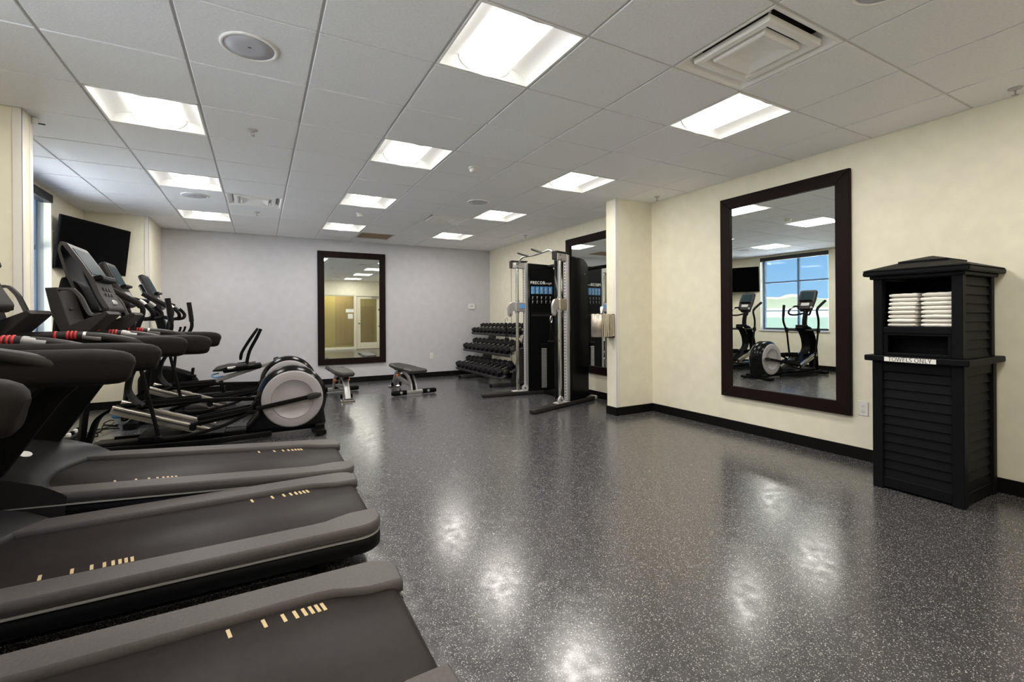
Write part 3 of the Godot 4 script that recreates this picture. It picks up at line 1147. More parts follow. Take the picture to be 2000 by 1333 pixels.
	for kx in [-0.06, 0.0, 0.06]:
		for ky in [0, 1]:
			st = ms()
			box(st, Vector3(-1.352 + ky * 0.012, 1.386 - ky * 0.032, kx), Vector3(0.006, 0.02, 0.04), 0.002, Basis(Vector3.BACK, 0.32))
			part(head, "key", st, M.hood)
	st = ms()
	box(st, Vector3(-1.318, 1.308, 0.0), Vector3(0.018, 0.03, 0.07), 0.006, Basis(Vector3.BACK, 0.4))
	part(head, "stop_key", st, M.silver)
	for s in [1, -1]:
		st = ms()
		var tray := [Vector2(-1.50, 1.37), Vector2(-1.455, 1.374), Vector2(-1.405, 1.18), Vector2(-1.262, 1.252), Vector2(-1.25, 1.236), Vector2(-1.34, 1.135), Vector2(-1.43, 1.12), Vector2(-1.475, 1.23)]
		prism(st, tray, minf(s * 0.17, s * 0.425), maxf(s * 0.17, s * 0.425), 0.004)
		var tr := part(t, "accessory_tray", st, M.pod)
		tr.position.x = back + head_back
		st = ms()
		prism(st, rounded([Vector2(-1.50, 1.37), Vector2(-1.395, 1.376), Vector2(-1.36, 1.33), Vector2(-1.325, 1.235), Vector2(-1.285, 1.248), Vector2(-1.30, 1.175), Vector2(-1.37, 1.135), Vector2(-1.43, 1.14), Vector2(-1.47, 1.245)], 0.018), s * 0.4 - 0.025, s * 0.4 + 0.025, 0.012)
		part(tr, "side_shell", st, M.pod)
		st = ms()
		lathe(st, [Vector2(0.009, 0.0), Vector2(0.009, 0.004), Vector2(0.0, 0.004)], 12, Transform3D(Basis(Vector3.RIGHT, PI / 2 * s), Vector3(-1.4, 1.262, s * 0.4235)))
		part(tr, "screw_cap", st, M.slot)

func treadmills() -> void:
	make_treadmill("dark grey treadmill nearest the camera, cut off by the bottom edge", P(0.475, 0, 1.49), 0.0, -0.03, -0.06)
	make_treadmill("dark grey treadmill in the middle of the three, lying flat", P(0.525, 0, 2.69), 0.0, -0.075, -0.1)
	make_treadmill("dark grey treadmill beside the elliptical, its deck tilted up at the front", P(0.55, 0, 3.6), 0.075)

# ------------------------------------------------------------------ ellipticals (x as in the room, z towards the camera)
func make_elliptical() -> Node3D:
	var t := thing("elliptical_trainer", "", "elliptical")
	# base frame and stabilisers
	var st := ms()
	sweep(st, [Vector3(0.5, 0.075, 0), Vector3(-0.3, 0.07, 0), Vector3(-1.3, 0.07, 0)], rrect(0.16, 0.07, 0.015), Vector3.UP)
	prism(st, [Vector2(-0.3, 0.1), Vector2(-0.95, 0.1), Vector2(-0.95, 0.16), Vector2(-0.3, 0.12)], -0.2, 0.2, 0.01)
	part(t, "base_frame", st, M.black)
	st = ms()
	sweep(st, [Vector3(0.55, 0.035, -0.3), Vector3(0.55, 0.035, 0.3)], rrect(0.1, 0.045, 0.012), Vector3.UP)
	box(st, Vector3(0.55, 0.075, 0), Vector3(0.09, 0.06, 0.4), 0.01)
	var sb := part(t, "rear_stabiliser", st, M.black)
	for s in [-1, 1]:
		st = ms()
		lathe(st, [Vector2(0.03, 0.0), Vector2(0.03, 0.012), Vector2(0.015, 0.02)], 12, Transform3D(Basis(), Vector3(0.55, 0, s * 0.25)))
		part(sb, "levelling_foot", st, M.slot)
	st = ms()
	sweep(st, [Vector3(-1.27, 0.04, -0.3), Vector3(-1.27, 0.04, 0.3)], rrect(0.12, 0.06, 0.015), Vector3.UP)
	part(t, "front_stabiliser", st, M.black)
	for s in [-1, 1]:
		st = ms()
		sweep(st, spline([Vector3(0.1, 0.06, s * 0.17), Vector3(-0.35, 0.06, s * 0.24), Vector3(-0.8, 0.07, s * 0.25), Vector3(-1.2, 0.08, s * 0.22)], 5), rrect(0.035, 0.05, 0.01), Vector3.UP)
		part(t, "floor_shroud", st, M.black)
	# drive wheel housing with silver discs
	st = ms()
	var hous := []
	for k in 25:
		var a := -0.3 + (PI + 0.5) * k / 24.0
		hous.append(Vector2(0.30 + cos(a) * 0.33, 0.38 + sin(a) * 0.335))
	hous.append_array([Vector2(-0.03, 0.25), Vector2(-0.12, 0.13), Vector2(-0.12, 0.05), Vector2(0.6, 0.05), Vector2(0.62, 0.1), Vector2(0.60, 0.22)])
	prism(st, hous, -0.13, 0.13, 0.05, Transform3D(), 2)
	part(t, "wheel_housing", st, M.black_gloss)
	for s in [1, -1]:
		st = ms()
		var tf := Transform3D(Basis(Vector3.RIGHT, PI / 2 * s), Vector3(0.30, 0.378, s * 0.128))
		lathe(st, [Vector2(0.29, 0.0), Vector2(0.29, 0.006), Vector2(0.275, 0.011), Vector2(0.2, 0.014)], 48, tf, false)
		lathe(st, [Vector2(0.2, 0.014), Vector2(0.19, 0.012), Vector2(0.19, 0.009)], 48, tf, false)
		lathe(st, [Vector2(0.19, 0.012), Vector2(0.1, 0.015), Vector2(0.0, 0.015)], 48, tf, false)
		var dk := part(t, "drive_disc", st, M.wheel_disc)
		st = ms()
		lathe(st, [Vector2(0.205, 0.013), Vector2(0.203, 0.0165), Vector2(0.196, 0.0165), Vector2(0.193, 0.011)], 48, tf, false)
		part(dk, "disc_ring", st, M.wheel_ring)
		# crank arm on the disc
		st = ms()
		var c0 := Vector3(0.535, 0.405, s * 0.175) if s > 0 else Vector3(0.06, 0.36, s * 0.175)
		var c1 := Vector3(-0.03, 0.315, s * 0.175) if s > 0 else Vector3(-0.54, 0.39, s * 0.175)
		sweep(st, [c1, c0], rrect(0.03, 0.042, 0.008), Vector3.UP)
		var ca := part(t, "crank_rod", st, M.black_matte)
		st = ms()
		sweep(st, [c0.lerp(c1, 0.18), c0.lerp(c1, 0.16), c0.lerp(c1, 0.03), c0 + (c0 - c1).normalized() * 0.03], rrect(0.048, 0.062, 0.02), Vector3.UP, [0.7, 1.0, 1.0, 0.6])
		part(ca, "rod_end_cover", st, M.charcoal)
		st = ms()
		lathe(st, [Vector2(0.03, -0.05), Vector2(0.03, 0.0)], 14, Transform3D(Basis(Vector3.RIGHT, PI / 2 * s), c0))
		part(ca, "crank_pin", st, M.silver)
		# foot pedal
		var py := 0.0 if s > 0 else 0.115
		var px := 0.0 if s > 0 else -0.46
		var pd: Transform3D = Transform3D(Basis(Vector3.BACK, 0.17 if s > 0 else 0.05), Vector3(-0.29 + px, 0.285 + py, s * 0.155))
		st = ms()
		var outl := rounded([Vector2(-0.22, -0.06), Vector2(0.2, -0.075), Vector2(0.235, -0.03), Vector2(0.235, 0.03), Vector2(0.2, 0.075), Vector2(-0.22, 0.06)], 0.04)
		prism(st, outl, -0.012, 0.008, 0.004, pd * Transform3D(Basis(Vector3(1, 0, 0), Vector3(0, 0, 1), Vector3(0, 1, 0)), Vector3.ZERO), 2)
		var pe := part(t, "foot_pedal", st, M.charcoal)
		st = ms()
		var rim := []
		for q in outl: rim.append(pd * Vector3(q.x, 0.014 + maxf(0.0, -q.x * 0.06), q.y))
		rim.append(rim[0])
		sweep(st, rim, rrect(0.009, 0.036, 0.004), pd.basis.y, [], false)
		part(pe, "pedal_rim", st, M.black)
		st = ms()
		for k in 5: box(st, pd * Vector3(-0.01, 0.01, -0.04 + k * 0.02), Vector3(0.34, 0.006, 0.008), 0.0, pd.basis)
		part(pe, "tread_pattern", st, M.pod)
		# pedal beam running on the ramp and the lower link of the arm
		st = ms()
		sweep(st, [pd * Vector3(0.22, -0.02, 0), pd * Vector3(-0.3, -0.025, 0)], rrect(0.05, 0.045, 0.01), Vector3.UP)
		tube(st, [pd * Vector3(-0.27, -0.045, -0.03 * s), pd * Vector3(-0.27, -0.045, 0.03 * s)], 0.03, 12)
		part(t, "pedal_beam", st, M.black)
		st = ms()
		var low := Vector3(-0.785, 0.15, s * 0.30) if s > 0 else Vector3(-0.98, 0.3, s * 0.28)
		var joint := Vector3(-0.93, 0.90, s * 0.31)
		var bend := spline([joint, joint.lerp(low, 0.5), low + Vector3(-0.004, 0.03, 0), low, low + Vector3(0.06, -0.012, -0.01 * s), low + Vector3(0.22, -0.005, -0.03 * s), pd * Vector3(-0.02, -0.09, 0.06 * s), pd * Vector3(0.22, -0.02, 0.05 * s)], 5)
		sweep(st, bend, rrect(0.03, 0.032, 0.01), Vector3(0, 0, 1))
		var lk := part(t, "arm_link", st, M.black_matte)
		st = ms()
		lathe(st, [Vector2(0.02, -0.028), Vector2(0.028, -0.02), Vector2(0.028, 0.02), Vector2(0.02, 0.028)], 14, Transform3D(Basis(Vector3.RIGHT, PI / 2), low))
		part(lk, "knuckle", st, M.black)
		# moving arm with a foam grip
		st = ms()
		var arm: Array
		if s > 0: arm = [joint, Vector3(-0.935, 1.03, 0.315), Vector3(-0.925, 1.14, 0.315), Vector3(-0.89, 1.27, 0.31), Vector3(-0.915, 1.335, 0.31), Vector3(-1.0, 1.395, 0.315), Vector3(-1.15, 1.49, 0.33)]
		else: arm = [joint, Vector3(-0.86, 0.96, -0.3), Vector3(-0.79, 1.06, -0.29), Vector3(-0.77, 1.13, -0.285), Vector3(-0.775, 1.2, -0.285), Vector3(-0.785, 1.3, -0.285), Vector3(-0.80, 1.415, -0.285)]
		var ap := spline(arm, 6)
		tube(st, ap, 0.02, 12)
		box(st, joint, Vector3(0.07, 0.1, 0.05), 0.015)
		var am := part(t, "moving_arm", st, M.black)
		st = ms()
		tube(st, ap.slice(22), 0.0255, 12)
		part(am, "foam_grip", st, M.foam)
	# ramp rails
	for s in [1, -1]:
		st = ms()
		sweep(st, [Vector3(-1.14, 0.415, s * 0.155), Vector3(-0.40, 0.125, s * 0.155)], rrect(0.05, 0.075, 0.006), Vector3.UP)
		var rr := part(t, "ramp_rail", st, M.aluminium)
		st = ms()
		sweep(st, [Vector3(-1.12, 0.42, s * 0.182), Vector3(-0.42, 0.145, s * 0.182)], rrect(0.004, 0.014, 0.001), Vector3.UP)
		part(rr, "groove", st, M.slot)
	st = ms()
	sweep(st, [Vector3(-1.16, 0.40, 0), Vector3(-0.42, 0.115, 0)], rrect(0.2, 0.05, 0.008), Vector3.UP)
	part(t, "ramp_core", st, M.black)
	# body shroud and mast
	st = ms()
	prism(st, rounded([Vector2(-1.05, 0.985), Vector2(-0.82, 0.97), Vector2(-0.80, 0.94), Vector2(-0.93, 0.85), Vector2(-1.02, 0.70), Vector2(-1.045, 0.55), Vector2(-0.98, 0.45), Vector2(-0.92, 0.41), Vector2(-1.15, 0.40), Vector2(-1.26, 0.32), Vector2(-1.33, 0.06), Vector2(-1.40, 0.06), Vector2(-1.36, 0.5), Vector2(-1.27, 0.8), Vector2(-1.16, 0.95)], 0.05), -0.085, 0.085, 0.025, Transform3D(), 2)
	part(t, "body_shroud", st, M.black)
	st = ms()
	sweep(st, [Vector3(-0.93, 0.90, -0.34), Vector3(-0.93, 0.90, 0.34)], circle(0.022, 10), Vector3.UP)
	part(t, "arm_axle", st, M.charcoal)
	st = ms()
	prism(st, Array(rrect(0.2, 0.17, 0.04)), 0.0, 0.04, 0.008, Transform3D(Basis(Vector3(1, 0, 0), Vector3(0, 0, 1), Vector3(0, 1, 0)), Vector3(-0.92, 0.965, 0)))
	part(t, "bottle_tray", st, M.black_matte)
	st = ms()
	sweep(st, spline([Vector3(-1.02, 0.95, 0), Vector3(-1.03, 1.12, 0), Vector3(-1.08, 1.30, 0)], 4), rrect(0.085, 0.07, 0.02), Vector3.BACK)
	part(t, "console_mast", st, M.black)
	# console head, tilted away from the user
	var cb := Transform3D(Basis(Vector3.BACK, 0.42), Vector3(-1.115, 1.515, 0))
	st = ms()
	prism(st, rounded([Vector2(-0.15, -0.215), Vector2(0.15, -0.215), Vector2(0.175, 0.0), Vector2(0.165, 0.215), Vector2(-0.165, 0.215), Vector2(-0.175, 0.0)], 0.05), -0.03, 0.025, 0.012, cb * Transform3D(Basis(Vector3.UP, PI / 2), Vector3.ZERO), 2)
	var ch := part(t, "console_head", st, M.charcoal)
	st = ms()
	box(st, cb * Vector3(0.026, 0.085, 0), Vector3(0.004, 0.18, 0.25), 0.001, cb.basis)
	part(ch, "display", st, M.display_glow)
	st = ms()
	box(st, cb * Vector3(0.045, -0.03, 0), Vector3(0.045, 0.022, 0.24), 0.005, cb.basis)
	part(ch, "reading_ledge", st, M.black)
	st = ms()
	box(st, cb * Vector3(0.028, -0.11, 0), Vector3(0.01, 0.07, 0.16), 0.003, cb.basis)
	part(ch, "keypad", st, M.silver)
	st = ms()
	prism(st, rounded([Vector2(-0.12, -0.24), Vector2(0.12, -0.24), Vector2(0.14, 0.12), Vector2(-0.14, 0.12)], 0.04), -0.075, -0.028, 0.015, cb * Transform3D(Basis(Vector3.UP, PI / 2), Vector3.ZERO))
	part(ch, "rear_cover", st, M.hood)
	# fixed grip loop with sensors
	for s in [1, -1]:
		st = ms()
		var lp := spline([Vector3(-1.03, 1.24, s * 0.03), Vector3(-0.93, 1.21, s * 0.12), Vector3(-0.85, 1.22, s * 0.19), Vector3(-0.84, 1.27, s * 0.215), Vector3(-0.90, 1.345, s * 0.2), Vector3(-0.965, 1.385, s * 0.165), Vector3(-1.02, 1.385, s * 0.12)], 6)
		tube(st, lp, 0.018, 10)
		var fl := part(t, "fixed_grip", st, M.black_matte)
		st = ms()
		tube(st, lp.slice(23, 28), 0.0195, 10)
		part(fl, "pulse_sensor", st, M.silver)
	return t

func ellipticals() -> void:
	var a := make_elliptical()
	a.set_meta("label", "black elliptical trainer with silver wheel disc, beside the treadmills")
	a.set_meta("group", "elliptical trainers")
	a.position = P(0, 0, 5.385)
	copy(a, "black elliptical trainer behind the nearer one, next to the recumbent bike", "elliptical trainers").position = P(0.03, 0, 6.70)

# ------------------------------------------------------------------ recumbent bike
func bike() -> void:
	var t := thing("recumbent_bike", "black recumbent exercise bike in front of the grey wall", "exercise bike", P(0, 0, 8.0))
	var st := ms()
	prism(st, rounded([Vector2(-1.45, 0.1), Vector2(-0.78, 0.1), Vector2(-0.76, 0.3), Vector2(-0.85, 0.44), Vector2(-1.1, 0.54), Vector2(-1.3, 0.56), Vector2(-1.45, 0.42)], 0.06), -0.11, 0.11, 0.03, Transform3D(), 2)
	part(t, "front_housing", st, M.black_matte)
	st = ms()
	sweep(st, [Vector3(-1.2, 0.09, 0), Vector3(0.25, 0.09, 0)], rrect(0.12, 0.08, 0.015), Vector3.UP)
	for x in [-1.3, 0.2]:
		sweep(st, [Vector3(x, 0.04, -0.28), Vector3(x, 0.04, 0.28)], rrect(0.08, 0.06, 0.015), Vector3.UP)
	part(t, "base_frame", st, M.black)
	st = ms()
	sweep(st, [Vector3(-0.62, 0.28, 0), Vector3(0.24, 0.56, 0)], rrect(0.06, 0.06, 0.008), Vector3.UP)
	var sr := part(t, "seat_rail", st, M.silver)
	st = ms()
	box(st, Vector3(0.235, 0.56, 0), Vector3(0.09, 0.1, 0.1), 0.02, Basis(Vector3.BACK, 0.32))
	part(sr, "rail_end", st, M.black)
	st = ms()
	sweep(st, [Vector3(0.13, 0.5, 0), Vector3(0.0, 0.12, 0)], rrect(0.05, 0.08, 0.01), Vector3.BACK)
	sweep(st, [Vector3(-0.5, 0.3, 0), Vector3(-0.46, 0.12, 0)], rrect(0.05, 0.08, 0.01), Vector3.BACK)
	part(t, "rail_post", st, M.black)
	st = ms()
	box(st, Vector3(-0.22, 0.475, 0), Vector3(0.5, 0.07, 0.3), 0.02, Basis(Vector3.BACK, 0.1))
	part(t, "seat_carriage", st, M.black)
	st = ms()
	var cush := rounded([Vector2(-0.6, 0.455), Vector2(-0.55, 0.50), Vector2(-0.40, 0.535), Vector2(-0.2, 0.525), Vector2(-0.05, 0.55), Vector2(-0.05, 0.5), Vector2(-0.5, 0.45)], 0.02)
	prism(st, cush, -0.21, 0.21, 0.025, Transform3D(), 2)
	part(t, "seat_cushion", st, M.vinyl)
	st = ms()
	sweep(st, spline([Vector3(-0.17, 0.54, 0), Vector3(-0.13, 0.72, 0), Vector3(-0.04, 0.91, 0), Vector3(0.02, 1.05, 0)], 4), rrect(0.12, 0.045, 0.014), Vector3.LEFT)
	part(t, "back_post", st, M.black)
	st = ms()
	sweep(st, spline([Vector3(-0.245, 0.60, 0), Vector3(-0.235, 0.69, 0), Vector3(-0.17, 0.82, 0), Vector3(-0.085, 0.96, 0), Vector3(-0.02, 1.06, 0)], 4), rrect(0.38, 0.04, 0.016), Vector3.LEFT, [0.75, 0.85, 0.92, 0.97, 1, 1, 1, 1, 1, 1, 1, 1, 1, 0.97, 0.92, 0.85, 0.7])
	part(t, "backrest", st, M.black_matte)
	for s in [1, -1]:
		st = ms()
		tube(st, spline([Vector3(-0.15, 0.5, s * 0.2), Vector3(-0.15, 0.52, s * 0.29), Vector3(-0.2, 0.52, s * 0.31), Vector3(-0.42, 0.5, s * 0.3)], 5), 0.016, 8)
		var sg := part(t, "side_grip", st, M.black)
		st = ms()
		tube(st, [Vector3(-0.30, 0.512, s * 0.304), Vector3(-0.40, 0.502, s * 0.301)], 0.018, 10)
		part(sg, "pulse_sensor", st, M.silver_light)
	st = ms()
	tube(st, spline([Vector3(-0.52, 0.42, 0.1), Vector3(-0.6, 0.4, 0.16), Vector3(-0.56, 0.37, 0.2), Vector3(-0.46, 0.38, 0.16)], 5), 0.009, 8)
	part(t, "adjust_lever", st, M.blue_lid, "blue seat lever")
	for s in [1, -1]:
		st = ms()
		var pp := Vector3(-0.84, 0.42 if s > 0 else 0.2, s * 0.2)
		sweep(st, [Vector3(-0.86, 0.31, s * 0.135), pp + Vector3(0, 0, -s * 0.06)], rrect(0.03, 0.025, 0.006), Vector3.RIGHT)
		var cr := part(t, "crank", st, M.black)
		st = ms()
		box(st, pp, Vector3(0.12, 0.03, 0.1), 0.008, Basis(Vector3.BACK, -0.2))
		box(st, pp + Vector3(0.02, 0.055, 0), Vector3(0.035, 0.1, 0.07), 0.008, Basis(Vector3.BACK, -0.1))
		part(cr, "pedal", st, M.black_matte)
	st = ms()
	sweep(st, spline([Vector3(-1.25, 0.5, 0), Vector3(-1.24, 0.8, 0), Vector3(-1.18, 1.08, 0)], 4), rrect(0.08, 0.07, 0.02), Vector3.BACK)
	part(t, "console_mast", st, M.black)
	var cb := Transform3D(Basis(Vector3.BACK, 0.35), Vector3(-1.2, 1.2, 0))
	st = ms()
	box(st, cb.origin, Vector3(0.05, 0.3, 0.3), 0.015, cb.basis)
	var ch := part(t, "console_head", st, M.charcoal)
	st = ms()
	box(st, cb * Vector3(0.026, 0.04, 0), Vector3(0.003, 0.15, 0.22), 0.0, cb.basis)
	part(ch, "display", st, M.display_glow)
	st = ms()
	tube(st, spline([Vector3(-1.2, 1.02, 0.0), Vector3(-1.08, 1.0, 0.16), Vector3(-0.98, 1.02, 0.22), Vector3(-0.95, 1.1, 0.22)], 4), 0.015, 8)
	tube(st, spline([Vector3(-1.2, 1.02, 0.0), Vector3(-1.08, 1.0, -0.16), Vector3(-0.98, 1.02, -0.22), Vector3(-0.95, 1.1, -0.22)], 4), 0.015, 8)
	part(t, "handlebar", st, M.black_matte)

# ------------------------------------------------------------------ benches (length along z, wide foot at +z)
func make_bench() -> Node3D:
	var t := thing("weight_bench", "", "bench")
	var st := ms()
	box(st, Vector3(0, 0.385, 0.42), Vector3(0.27, 0.065, 0.36), 0.022)
	part(t, "seat_pad", st, M.vinyl)
	st = ms()
	prism(st, rounded([Vector2(-0.135, 0.22), Vector2(0.135, 0.22), Vector2(0.14, -0.3), Vector2(0.10, -0.62), Vector2(-0.10, -0.62), Vector2(-0.14, -0.3)], 0.05), 0.3525, 0.4175, 0.022, Transform3D(Basis(Vector3(1, 0, 0), Vector3(0, 0, 1), Vector3(0, 1, 0)), Vector3.ZERO), 2)
	part(t, "back_pad", st, M.vinyl)
	st = ms()
	sweep(st, [Vector3(0, 0.33, 0.48), Vector3(0, 0.33, -0.5)], rrect(0.07, 0.045, 0.008), Vector3.UP)
	part(t, "pad_frame", st, M.black)
	for s in [-1, 1]:
		st = ms()
		sweep(st, spline([Vector3(s * 0.035, 0.33, -0.05), Vector3(s * 0.035, 0.30, 0.14), Vector3(s * 0.037, 0.2, 0.30), Vector3(s * 0.04, 0.05, 0.37)], 6), rrect(0.03, 0.075, 0.01), Vector3.BACK)
		part(t, "main_arch", st, M.silver)
	st = ms()
	sweep(st, spline([Vector3(0, 0.31, 0.16), Vector3(0, 0.2, 0.28), Vector3(0, 0.06, 0.36)], 5), rrect(0.04, 0.03, 0.005), Vector3.BACK)
	part(t, "arch_web", st, M.black)
	st = ms()
	sweep(st, [Vector3(-0.13, 0.045, 0.38), Vector3(0.13, 0.045, 0.38)], rrect(0.06, 0.055, 0.015), Vector3.UP)
	part(t, "foot_bar", st, M.silver)
	for s in [-1, 1]:
		st = ms()
		sweep(st, [Vector3(s * 0.13, 0.045, 0.38), Vector3(s * 0.33, 0.045, 0.38), Vector3(s * 0.36, 0.045, 0.38)], rrect(0.075, 0.075, 0.03), Vector3.UP, [1, 1, 0.7])
		var gr := part(t, "foot_grip", st, M.black_matte)
		st = ms()
		lathe(st, [Vector2(0.022, 0.0), Vector2(0.022, 0.004), Vector2(0.012, 0.006)], 14, Transform3D(Basis(Vector3.RIGHT, PI / 2), Vector3(s * 0.22, 0.05, 0.418)))
		part(gr, "end_badge", st, M.silver)
	# narrow far leg
	st = ms()
	sweep(st, spline([Vector3(0, 0.32, -0.3), Vector3(0, 0.24, -0.46), Vector3(0, 0.1, -0.56), Vector3(0, 0.03, -0.6)], 5), rrect(0.085, 0.06, 0.014), Vector3.UP)
	part(t, "rear_leg", st, M.silver)
	st = ms()
	box(st, Vector3(0, 0.014, -0.61), Vector3(0.19, 0.028, 0.1), 0.008)
	part(t, "rear_foot", st, M.chrome)
	st = ms()
	sweep(st, [Vector3(0, 0.2, -0.48), Vector3(0, 0.12, 0.3)], rrect(0.05, 0.05, 0.008), Vector3.UP)
	part(t, "spine", st, M.silver)
	for q in [[0.06, 0.255, -0.15], [-0.06, 0.255, -0.15]]:
		st = ms()
		tube(st, [Vector3(q[0] * 0.4, q[1], q[2]), Vector3(q[0] * 1.6, q[1], q[2])], 0.008, 8)
		var kn := part(t, "adjust_pin", st, M.silver)
		st = ms()
		lathe(st, [Vector2(0.012, 0.0), Vector2(0.022, 0.006), Vector2(0.024, 0.03), Vector2(0.016, 0.038)], 14, Transform3D(Basis(Vector3.BACK, -PI / 2 * signf(q[0])), Vector3(q[0] * 1.3, q[1], q[2])))
		part(kn, "orange_knob", st, M.orange)
	for s in [-1, 1]:
		st = ms()
		lathe(st, [Vector2(0.02, -0.015), Vector2(0.035, -0.012), Vector2(0.035, 0.012), Vector2(0.02, 0.015)], 16, Transform3D(Basis(Vector3.BACK, PI / 2), Vector3(s * 0.07, 0.06, -0.5)))
		part(t, "transport_wheel", st, M.black_matte)
	return t

func benches() -> void:
	var a := make_bench()
	a.set_meta("label", "black padded weight bench with its wide foot towards the camera")
	a.set_meta("group", "weight benches")
	a.position = P(2.1, 0, 7.45)
	a.rotation.y = 0.06
	var b := copy(a, "black padded weight bench below the back mirror, chrome leg towards the camera", "weight benches")
	b.position = P(1.10, 0, 7.6)
	b.rotation.y = PI + 0.03

# ------------------------------------------------------------------ cable machine
func cable_machine() -> void:
	var o := P(3.66, 0, 5.6)
	var t := thing("cable_machine", "tall black and silver cable crossover machine beside the dumbbell rack", "cable machine", o)
	var tr := Transform3D(Basis(Vector3.UP, 0.309), P(3.66, 0, 5.065) - o)
	var tl := Transform3D(Basis(Vector3.UP, -0.157), P(3.635, 0, 6.123) - o)
	for k in 2:
		var q: Transform3D = [tr, tl][k]
		var zc := -0.05
		var inward := -1.0 if k == 0 else 1.0      # towards the other tower
		var st := ms()
		# foot
		sweep(st, [q * Vector3(-0.73, 0.03, zc), q * Vector3(-0.71, 0.032, zc), q * Vector3(-0.3, 0.034, zc), q * Vector3(0.62, 0.034, zc)], rrect(0.1, 0.056, 0.014), Vector3.UP, [0.7, 1.0, 1.0, 1.0])
		var ft := part(t, "foot", st, M.charcoal)
		st = ms()
		box(st, q * Vector3(-0.12, 0.066, zc), Vector3(0.25, 0.012, 0.1), 0.003, q.basis)
		part(ft, "foot_plate", st, M.silver_light)
		st = ms()
		box(st, q * Vector3(0.625, 0.034, zc), Vector3(0.08, 0.06, 0.104), 0.012, q.basis)
		part(ft, "foot_cap", st, M.silver_light)
		# shroud: side panel with rounded far top corner
		st = ms()
		var sh := [Vector2(0.02, 0.07), Vector2(0.47, 0.07), Vector2(0.47, 1.88)]
		for a in range(1, 7): sh.append(Vector2(0.33 + cos(PI / 2 * a / 6.0) * 0.14, 1.88 + sin(PI / 2 * a / 6.0) * 0.14))
		sh.append(Vector2(0.02, 2.035))
		var z0 := -0.02 if k == 0 else -0.14
		var z1 := 0.0 if k == 0 else 0.0
		if k == 0:
			prism(st, sh, -0.30, 0.0, 0.03, q, 2)
		else:
			prism(st, sh, -0.26, 0.0, 0.006, q, 2)
		var sd := part(t, "tower_shroud", st, M.black_gloss)
		st = ms()
		var eg := [q * Vector3(0.475, 0.08, -0.25), q * Vector3(0.475, 1.86, -0.25)]
		for a in range(1, 7): eg.append(q * Vector3(0.335 + cos(PI / 2 * a / 6.0) * 0.14, 1.88 + sin(PI / 2 * a / 6.0) * 0.145, -0.25))
		eg.append(q * Vector3(0.05, 2.03, -0.25))
		sweep(st, eg, rrect(0.07, 0.03, 0.008), q.basis.z.cross(Vector3.UP))
		part(sd, "rear_edge_frame", st, M.silver)
		# silver upright with its strip of holes
		st = ms()
		box(st, q * Vector3(-0.015, 1.06, zc + 0.012), Vector3(0.05, 1.96, 0.07), 0.006, q.basis)
		var up := part(t, "upright", st, M.silver)
		st = ms()
		box(st, q * Vector3(-0.043, 1.06, zc + 0.008), Vector3(0.008, 1.9, 0.04), 0.001, q.basis)
		part(up, "hole_strip", st, M.silver_light)
		st = ms()
		for h in 46: box(st, q * Vector3(-0.0475, 0.14 + h * 0.04, zc + 0.008), Vector3(0.002, 0.016, 0.016), 0.0, q.basis)
		part(up, "adjustment_holes", st, M.slot)
		# chrome guide column
		st = ms()
		tube(st, [q * Vector3(-0.155, 0.06, zc), q * Vector3(-0.155, 1.98, zc)], 0.024, 18)
		part(t, "guide_column", st, M.chrome)
		st = ms()
		tube(st, [q * Vector3(-0.25, 0.1, zc), q * Vector3(-0.25, 1.96, zc)], 0.003, 6)
		part(t, "cable", st, M.black)
		# top bracket
		st = ms()
		box(st, q * Vector3(-0.13, 2.0, zc), Vector3(0.22, 0.1, 0.07), 0.008, q.basis)
		var br := part(t, "top_bracket", st, M.silver)
		st = ms()
		box(st, q * Vector3(-0.13, 2.06, zc), Vector3(0.27, 0.02, 0.1), 0.006, q.basis)
		box(st, q * Vector3(-0.255, 2.01, zc), Vector3(0.03, 0.11, 0.08), 0.01, q.basis)
		part(br, "bracket_cap", st, M.charcoal)
		for bq in [Vector3(-0.18, 2.02, zc + 0.036), Vector3(-0.16, 1.965, zc + 0.036)]:
			st = ms()
			lathe(st, [Vector2(0.009, 0), Vector2(0.009, 0.004)], 8, q * Transform3D(Basis(Vector3.RIGHT, PI / 2), bq))
			part(br, "bolt", st, M.slot)
		# lower pulley
		st = ms()
		lathe(st, [Vector2(0.05, -0.012), Vector2(0.05, 0.012)], 20, q * Transform3D(Basis(Vector3.RIGHT, PI / 2), Vector3(-0.2 if k == 0 else -0.05, 0.11, zc + 0.045)))
		part(t, "lower_pulley", st, M.silver_light)
		st = ms()
		lathe(st, [Vector2(0.014, -0.014), Vector2(0.014, 0.014)], 10, q * Transform3D(Basis(Vector3.RIGHT, PI / 2), Vector3(-0.2 if k == 0 else -0.05, 0.11, zc + 0.045)))
		part(t, "pulley_bolt", st, M.slot)
		# sliding carriage with swivel pulley bracket
		var cy := 1.37 if k == 0 else 1.36
		st = ms()
		box(st, q * Vector3(-0.105, cy, zc), Vector3(0.17, 0.15, 0.075), 0.01, q.basis)
		var cg := part(t, "carriage", st, M.brushed if k == 0 else M.silver)
		st = ms()
		tube(st, [q * Vector3(-0.155, cy - 0.1, zc), q * Vector3(-0.155, cy + 0.1, zc)], 0.032, 16)
		part(cg, "collar", st, M.silver)
		st = ms()
		if k == 1:
			box(st, q * Vector3(-0.075, cy + 0.01, zc + 0.04), Vector3(0.11, 0.06, 0.006), 0.001, q.basis)
			part(cg, "height_label", st, M.blue_print, "blue label plate")
			st = ms()
